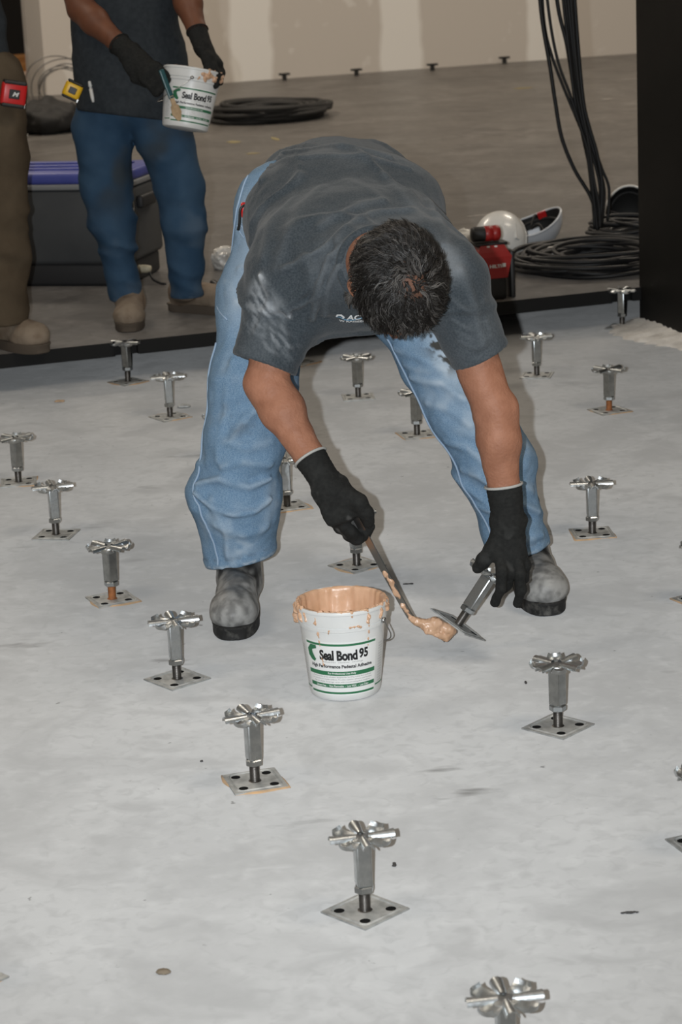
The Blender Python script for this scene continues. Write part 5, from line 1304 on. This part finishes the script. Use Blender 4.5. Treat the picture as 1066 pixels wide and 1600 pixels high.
# hanging cables
HCW = [[(0.838, 8.950, 1.345), (0.851, 8.950, 1.085), (0.880, 8.950, 0.880), (0.897, 8.950, 0.746), (0.919, 8.950, 0.610), (0.966, 8.950, 0.485), (1.031, 8.950, 0.366), (1.048, 8.950, 0.250)],
 [(0.849, 8.970, 1.345), (0.862, 8.970, 1.059), (0.888, 8.970, 0.926), (0.935, 8.970, 0.791), (0.984, 8.970, 0.667), (1.012, 8.970, 0.579), (1.031, 8.970, 0.418), (1.043, 8.970, 0.248)],
 [(0.860, 8.930, 1.345), (0.878, 8.930, 1.085), (0.908, 8.930, 0.904), (0.954, 8.930, 0.769), (0.991, 8.930, 0.646), (1.019, 8.930, 0.547), (1.034, 8.930, 0.398), (1.048, 8.930, 0.248)],
 [(0.900, 8.990, 1.342), (0.919, 8.990, 1.104), (0.950, 8.990, 0.958), (0.978, 8.990, 0.763), (1.007, 8.990, 0.602), (1.034, 8.990, 0.465), (1.048, 8.990, 0.365), (1.061, 8.990, 0.249)],
 [(0.919, 8.940, 1.342), (0.934, 8.940, 1.129), (0.950, 8.940, 0.961), (0.966, 8.940, 0.792), (0.985, 8.940, 0.669), (1.016, 8.940, 0.570), (1.033, 8.940, 0.446), (1.037, 8.940, 0.252)],
 [(0.933, 8.980, 1.340), (0.947, 8.980, 1.127), (0.966, 8.980, 0.946), (0.984, 8.980, 0.763), (1.011, 8.980, 0.628), (1.051, 8.980, 0.490), (1.067, 8.980, 0.390), (1.057, 8.980, 0.246)],
 [(0.940, 8.960, 1.341), (0.955, 8.960, 1.127), (0.971, 8.960, 0.935), (0.990, 8.960, 0.765), (1.028, 8.960, 0.604), (1.061, 8.960, 0.487), (1.079, 8.960, 0.392), (1.067, 8.960, 0.263)],
 [(0.946, 8.920, 1.341), (0.961, 8.920, 1.129), (0.974, 8.920, 0.926), (0.992, 8.920, 0.744), (1.019, 8.920, 0.584), (1.036, 8.920, 0.449), (1.054, 8.920, 0.349), (1.057, 8.920, 0.259)],
 [(0.967, 8.990, 1.339), (0.980, 8.990, 1.125), (0.991, 8.990, 0.932), (1.005, 8.990, 0.761), (1.042, 8.990, 0.588), (1.075, 8.990, 0.483), (1.103, 8.990, 0.399), (1.096, 8.990, 0.275)],
 [(0.970, 8.950, 1.339), (0.980, 8.950, 1.103), (0.991, 8.950, 0.911), (1.005, 8.950, 0.741), (1.026, 8.950, 0.642), (1.053, 8.950, 0.543), (1.071, 8.950, 0.418), (1.061, 8.950, 0.265)]]
for i, pts in enumerate(HCW):
    p0 = Vector(pts[0]); pts = [(p0.x-0.25+0.02*i, p0.y, 3.5), (p0.x-0.06, p0.y, p0.z+0.9)]+pts
    org = Vector(pts[-1]); v, f = tube([Vector(q)-org for q in catmull(pts, 7)], 0.0065 if i % 3 else 0.0085, 6)
    o = link('hanging_cable', pydata('hanging_cable', v, f, True), 'cable_black'); o.location = org
    tag(o, 'leftmost black cable hanging down from above, swinging widest into the coil' if i == 0 else ('rightmost' if i == 9 else ('second', 'third', 'fourth', 'fifth', 'sixth', 'seventh', 'eighth', 'ninth')[i-1])+' black hanging cable from the left at the top picture edge', 'cable', 'black cables hanging from above')
v, f = tube(catmull([(0.0, 0, 0.05), (0.02, -0.05, 0.045), (0.08, -0.10, 0.02), (0.16, -0.12, 0.012), (0.30, -0.10, 0.012)], 6), 0.012, 8)
o = link('cord_end', pydata('cord_end', v, f, True), 'cable_black'); o.location = (-0.434, 8.485, 0.140); tag(o, 'short black hose end curling on the floor left of the light jeans', 'hose')

# helmets
mat('helmet_white', (0.62, 0.62, 0.60), 0.3, coat=0.2); mat('helmet_white_cool', (0.50, 0.53, 0.57), 0.3, coat=0.2); mat('helmet_black', (0.010, 0.010, 0.010), 0.7)
def helmet(loc, normal, xdir, label, m='helmet_white', s=1.0, red=False):
    """bowl with its opening along +z; lining, rim, brim and strap inside"""
    t = thing('hard_hat', loc, label, 'helmet'); t.rotation_mode = 'QUATERNION'; t.rotation_quaternion = frame(normal, xdir).to_quaternion()
    a, b, d_ = 0.112*s, 0.140*s, 0.125*s
    def bowl(k, dz, n=32, m_=10):
        v, f = [], []
        for j in range(m_+1):
            ph = (PI/2)*j/m_
            for i in range(n):
                th = 2*PI*i/n; wv = 1+0.0*math.sin(th); v.append((b*k*math.cos(ph)*math.cos(th), a*k*math.cos(ph)*math.sin(th), -d_*k*math.sin(ph)+dz+0.012*math.cos(2*th)*(1-j/m_)))
        for j in range(m_):
            for i in range(n): q = (i+1) % n; f.append((j*n+i, (j+1)*n+i, (j+1)*n+q, j*n+q))
        return v, f
    v, f = bowl(1.0, 0); link('shell', pydata('shell', v, f, True), m, t)
    v, f = bowl(0.95, 0.0); link('lining', pydata('lining', v, [tuple(reversed(q)) for q in f], True), 'helmet_black', t)
    n = 32; ring = [(b*0.985*math.cos(2*PI*i/n), a*0.985*math.sin(2*PI*i/n), 0.012*math.cos(4*PI*i/n)) for i in range(n)]
    v, f = tube(ring, 0.0048, 6, True); link('rim', pydata('rim', v, f, True), m, t)
    v, f = tube([(b*0.8*math.cos(2*PI*i/n), a*0.8*math.sin(2*PI*i/n), -0.03) for i in range(n)], 0.007, 6, True); link('suspension_band', pydata('band', v, f, True), 'helmet_black', t)
    for s_ in (-1, 1):
        v, f = tube(catmull([(0.03, s_*a*0.85, -0.02), (0.02, s_*a*0.5, 0.006), (-0.01, s_*a*0.1, -0.02)], 4), 0.005, 6); link('chin_strap', pydata('strap', v, f, True), 'helmet_black', t)
    if red:
        bm = bmesh.new(); bm_box(bm, (0.055*s, a*0.70, -0.012), (0.036, 0.006, 0.032), bevel=0.003); link('red_tag', bm_mesh('tag', bm), 'red_plastic', t)
    for s_ in (-1, 1):     # moulded panel on each side of the shell
        bm = bmesh.new(); bm_box(bm, (-0.01*s, s_*a*0.93, -0.045*s), (0.075*s, 0.012*s, 0.03*s), Matrix.Rotation(s_*R(-20), 3, 'X'), bevel=0.004); link('side_panel', bm_mesh('panel', bm), m, t)
    return t
helmet((0.842, 9.450, 0.215), (-0.30, -0.22, 0.93), (1, 0, 0.32), 'white hard hat lying upside down, black inside, with a red tag', 'helmet_white_cool', 0.92, True)
helmet((0.676, 8.980, 0.214), (0.25, 0.75, -0.60), (0, 0.6, 0.8), 'white hard hat lying on its side behind the red laser tool', 'helmet_white', 0.92)
helmet((1.255, 9.550, 0.202), (-0.10, -0.95, 0.16), (0, 0, 1), 'white hard hat with black lining facing out, beside the black wall', 'helmet_white', 0.95)
# wrinkled plastic bags
mat('plastic_wrap', (0.62, 0.61, 0.58), 0.22, col2=(0.40, 0.39, 0.37), nscale=22, spec=0.7, bump=0.5, bscale=50)
def bag(c, r, label, seed, m='plastic_wrap', nm='plastic_bag', amp=0.16, cat='bag', h=None):
    h = h or max(r)/16; g = Grid(-np.array(r)*1.5, np.array(r)*1.5, h); d = ell(g, (0, 0, 0), r); idx, P = near(g, d, max(r)*0.5)
    d[idx] -= (max(r)*amp*fbm(P/max(r)*2.2, seed)+max(r)*0.09*(0.4-np.abs(vnoise(P/max(r)*5, seed+2)))).astype(F32); d = smax(d, -plane(g, (0, 0, -r[2]*0.75), (0, 0, 1)), h)
    V, Fc = nets(d, g, 1); o = link(nm, quad_mesh(nm, V, Fc), m); o.location = (c[0], c[1], c[2]+r[2]*0.75); return tag(o, label, cat)
bag((0.865, 8.909, 0.140), (0.058, 0.05, 0.036), 'crumpled clear plastic bag lying inside the black cable coil', 3)
bag((0.560, 9.165, 0.140), (0.085, 0.06, 0.055), 'crumpled plastic wrap behind the upper arm and the red tool', 7)
bag((-0.413, 9.104, 0.140), (0.055, 0.05, 0.050), 'white crumpled bag peeking out left of the light jeans', 11)
bag((-1.756, 15.006, 0.140), (0.24, 0.20, 0.125), 'black slumped bag on the floor far back left', 21, 'bag_black', 'black_bag', 0.12)
# red laser tool
mat('tool_red', (0.30, 0.012, 0.010), 0.42); mat('tool_black', (0.012, 0.012, 0.012), 0.5)
t = thing('laser_tool', (0.585, 8.094, 0.140), 'red and black site laser tool standing on the raised floor edge', 'tool', rot=(0, 0, R(14)))
def tb(name, c, s, m, bev=0.006, par=t): return cb(name, c, s, m, bev, par, 2)
tb('base', (-0.005, 0.06, 0.040), (0.105, 0.10, 0.08), 'tool_black', 0.01)
v, f = [], []
for z, wx, wy in ((0.078, 0.050, 0.050), (0.155, 0.066, 0.056), (0.172, 0.056, 0.050), (0.195, 0.044, 0.040)):
    for a, b in ((-1, -1), (1, -1), (1, 1), (-1, 1)): v.append((a*wx, 0.06+b*wy, z))
for i in range(3):
    for k in range(4): l = (k+1) % 4; f.append((4*i+k, 4*i+l, 4*i+4+l, 4*i+4+k))
f += [(3, 2, 1, 0), (12, 13, 14, 15)]
bodyt = link('body', pydata('body', v, f), 'tool_red', t)
tb('shoulder', (0, 0.06, 0.198), (0.118, 0.075, 0.012), 'tool_black', 0.004)
for s_ in (-1, 1): tb('side_guard', (s_*0.076, 0.06, 0.085), (0.018, 0.07, 0.17), 'tool_black', 0.006)
v, f = lathe([(0.002, -0.058), (0.024, -0.056), (0.027, -0.050), (0.027, -0.012)], 20); o = link('head_cap', pydata('cap', v, f, True), 'tool_black', t); o.rotation_euler = (0, R(90), 0); o.location = (-0.008, 0.055, 0.233)
v, f = lathe([(0.026, -0.012), (0.028, -0.010), (0.028, 0.014), (0.026, 0.016), (0.026, 0.019), (0.028, 0.021), (0.028, 0.040), (0.022, 0.046), (0.001, 0.047)], 20); o = link('head', pydata('head', v, f, True), 'tool_red', t); o.rotation_euler = (0, R(90), 0); o.location = (-0.008, 0.055, 0.233)
for dx in (-0.016, 0.012): tb('button', (dx, 0.020, 0.188), (0.012, 0.006, 0.012), 'white_plastic', 0.002)
v, f = text_fit('HILTI', 0.044, 0.012, 0.04); link('lettering', pydata('let', [(x+0.005, 0.0095-0.0004*0-0.0035+0.0*y, z_+0.122) for x, z_, y in [(q[0], q[1], 0) for q in v]], f), 'white_plastic', bodyt)
bm = bmesh.new(); bm_box(bm, (0.036, 0.0065, 0.124), (0.013, 0.002, 0.013)); link('mark', bm_mesh('mark', bm), 'white_plastic', bodyt)

# far left clutter: tub, bottle stack, lumber beyond the doorway
mat('tub_grey', (0.30, 0.295, 0.28), 0.5); mat('lumber', (0.30, 0.13, 0.035), 0.7, col2=(0.40, 0.19, 0.06), nscale=4, stretch=(1, 1, 8)); mat('pale_board', (0.62, 0.46, 0.36), 0.7); mat('brass_bits', (0.40, 0.33, 0.20), 0.5)
t = thing('caulk_bottle', (-1.741, 13.447, 0.140), 'pale grey bottle standing on the floor beside the khaki trousers', 'bottle')
v, f = lathe([(0.001, 0), (0.038, 0.0), (0.040, 0.01), (0.040, 0.075), (0.030, 0.085), (0.028, 0.12), (0.040, 0.128), (0.040, 0.145), (0.026, 0.152), (0.024, 0.20), (0.033, 0.206), (0.033, 0.222), (0.020, 0.226), (0.001, 0.227)], 20); link('bottle_body', pydata('bottle', v, f, True), 'tub_grey', t)
v, f = lathe([(0.001, 0.255), (0.016, 0.254), (0.018, 0.25), (0.018, 0.228)], 16); link('bottle_cap', pydata('cap', v, f, True), 'white_plastic', t)
def far_box(nm, c, s, m, label, cat='board'):
    bm = bmesh.new(); bm_box(bm, (0, 0, 0), s, bevel=0.01); o = link(nm, bm_mesh(nm, bm), m); o.location = c; o.rotation_euler = (0, 0, WANG); return tag(o, label, cat)
far_box('timber_beam', (-2.428, 19.000, 0.320), (0.9, 0.20, 0.135), 'lumber', 'orange-brown timber beam seen through the doorway, uppermost', 'timber')
far_box('pale_board', (-2.425, 18.900, 0.210), (0.9, 0.30, 0.10), 'pale_board', 'pale pinkish board under the timber beam beyond the doorway')
far_box('dark_gap_box', (-2.464, 19.050, 0.082), (0.9, 0.25, 0.14), 'dark_void', 'black box put in for the dark gap under the pale board beyond the doorway', 'dark gap')  # near-black box added as the shaded gap under the board
far_box('brass_fitting', (-2.411, 18.700, 0.074), (0.10, 0.08, 0.07), 'brass_bits', 'small yellowish fitting lying in the doorway', 'fitting')
far_box('pale_block', (-2.270, 18.400, -0.006), (0.07, 0.06, 0.09), 'pale_board', 'small pale block on the floor in the doorway', 'block')
# small dark brackets along the foot of the back wall
for i, c in enumerate(((-0.279, 18.383, 0.140), (0.286, 18.487, 0.140), (0.891, 18.638, 0.140), (1.492, 19.010, 0.140))):
    t = thing('wall_bracket', (c[0], c[1]-0.10, RZ), ('leftmost', 'second from left', 'third from left', 'rightmost')[i]+' of the small dark brackets at the foot of the back wall', 'bracket', 'brackets along the back wall', rot=(0, 0, WANG))
    bm = bmesh.new(); bm_box(bm, (0, 0, 0.020), (0.03, 0.03, 0.04), bevel=0.003); link('stem', bm_mesh('stem', bm), 'bag_black', t)
    bm = bmesh.new(); bm_box(bm, (0, 0, 0.048), (0.085, 0.04, 0.016), bevel=0.003); link('top_plate', bm_mesh('top', bm), 'bag_black', t)
# marks on the floors and scraps
mat('chalk_yellow', (0.235, 0.195, 0.095), 0.9); mat('chalk_white', (0.28, 0.26, 0.235), 0.9)
RF = bpy.data.objects['floor_raised']
def mark(c, lx_, ly, ang, m, seed, nm='chalk_mark'):
    rg = random.Random(seed); n = 18; v = [(c[0]+math.cos(ang)*lx_*math.cos(a)*(1+rg.uniform(-.25, .25))-math.sin(ang)*ly*math.sin(a)*(1+rg.uniform(-.3, .3)), c[1]+math.sin(ang)*lx_*math.cos(a)+math.cos(ang)*ly*math.sin(a)*(1+rg.uniform(-.3, .3)), RZ+0.0015) for a in np.linspace(0, 2*PI, n, endpoint=False)]
    link(nm, pydata(nm, v, [tuple(range(n))]), m, RF)
for i, (c, a, b) in enumerate((((1.436, 16.573, 0.140), 0.07, 0.05), ((-0.535, 13.879, 0.140), 0.045, 0.06), ((-0.288, 13.948, 0.140), 0.018, 0.10), ((-0.404, 13.206, 0.140), 0.04, 0.03), ((1.897, 15.454, 0.140), 0.05, 0.03))): mark(c, a, b, 0.2, 'chalk_yellow' if i != 4 else 'chalk_white', i)
mark((0.716, 10.268, 0.140), 0.115, 0.014, 0.30, 'chalk_white', 9, 'chalk_line')
mat('grit', (0.20, 0.165, 0.12), 0.9); mat('grit_dark', (0.05, 0.05, 0.05), 0.8)
for i, (c, r_, m, lab) in enumerate((((-0.304, 3.216, 0.000), (0.012, 0.009, 0.004), 'grit', 'brown crumb of mortar on the slab, lower left'), ((0.427, 3.346, 0.000), (0.014, 0.004, 0.002), 'grit_dark', 'dark sliver on the slab near the right edge'), ((0.061, 3.574, 0.000), (0.004, 0.012, 0.002), 'grit_dark', 'dark sliver right of the nearest pedestal'),
      ((0.152, 5.173, 0.000), (0.014, 0.003, 0.002), 'grit_dark', 'dark nail lying right of the scraper bar'), ((-0.286, 4.094, -0.000), (0.003, 0.003, 0.002), 'grit_dark', 'tiny dark crumb left of the pedestals'), ((-0.903, 7.392, 0.000), (0.018, 0.010, 0.004), 'old_adhesive', 'peach scrap of adhesive on the slab at the left'), ((-0.487, 7.214, 0.000), (0.022, 0.012, 0.008), 'zinc_plate', 'small metal clip lying beside a pedestal at the left'), ((0.360, 4.449, 0.000), (0.003, 0.008, 0.002), 'grit_dark', 'dark crumb beside the diamond-turned pedestal plate'))):
    o = bag((c[0], c[1], -r_[2]*0.2), r_, lab, 40+i, m, 'floor_scrap', 0.10, 'scrap', h=max(r_)/7)
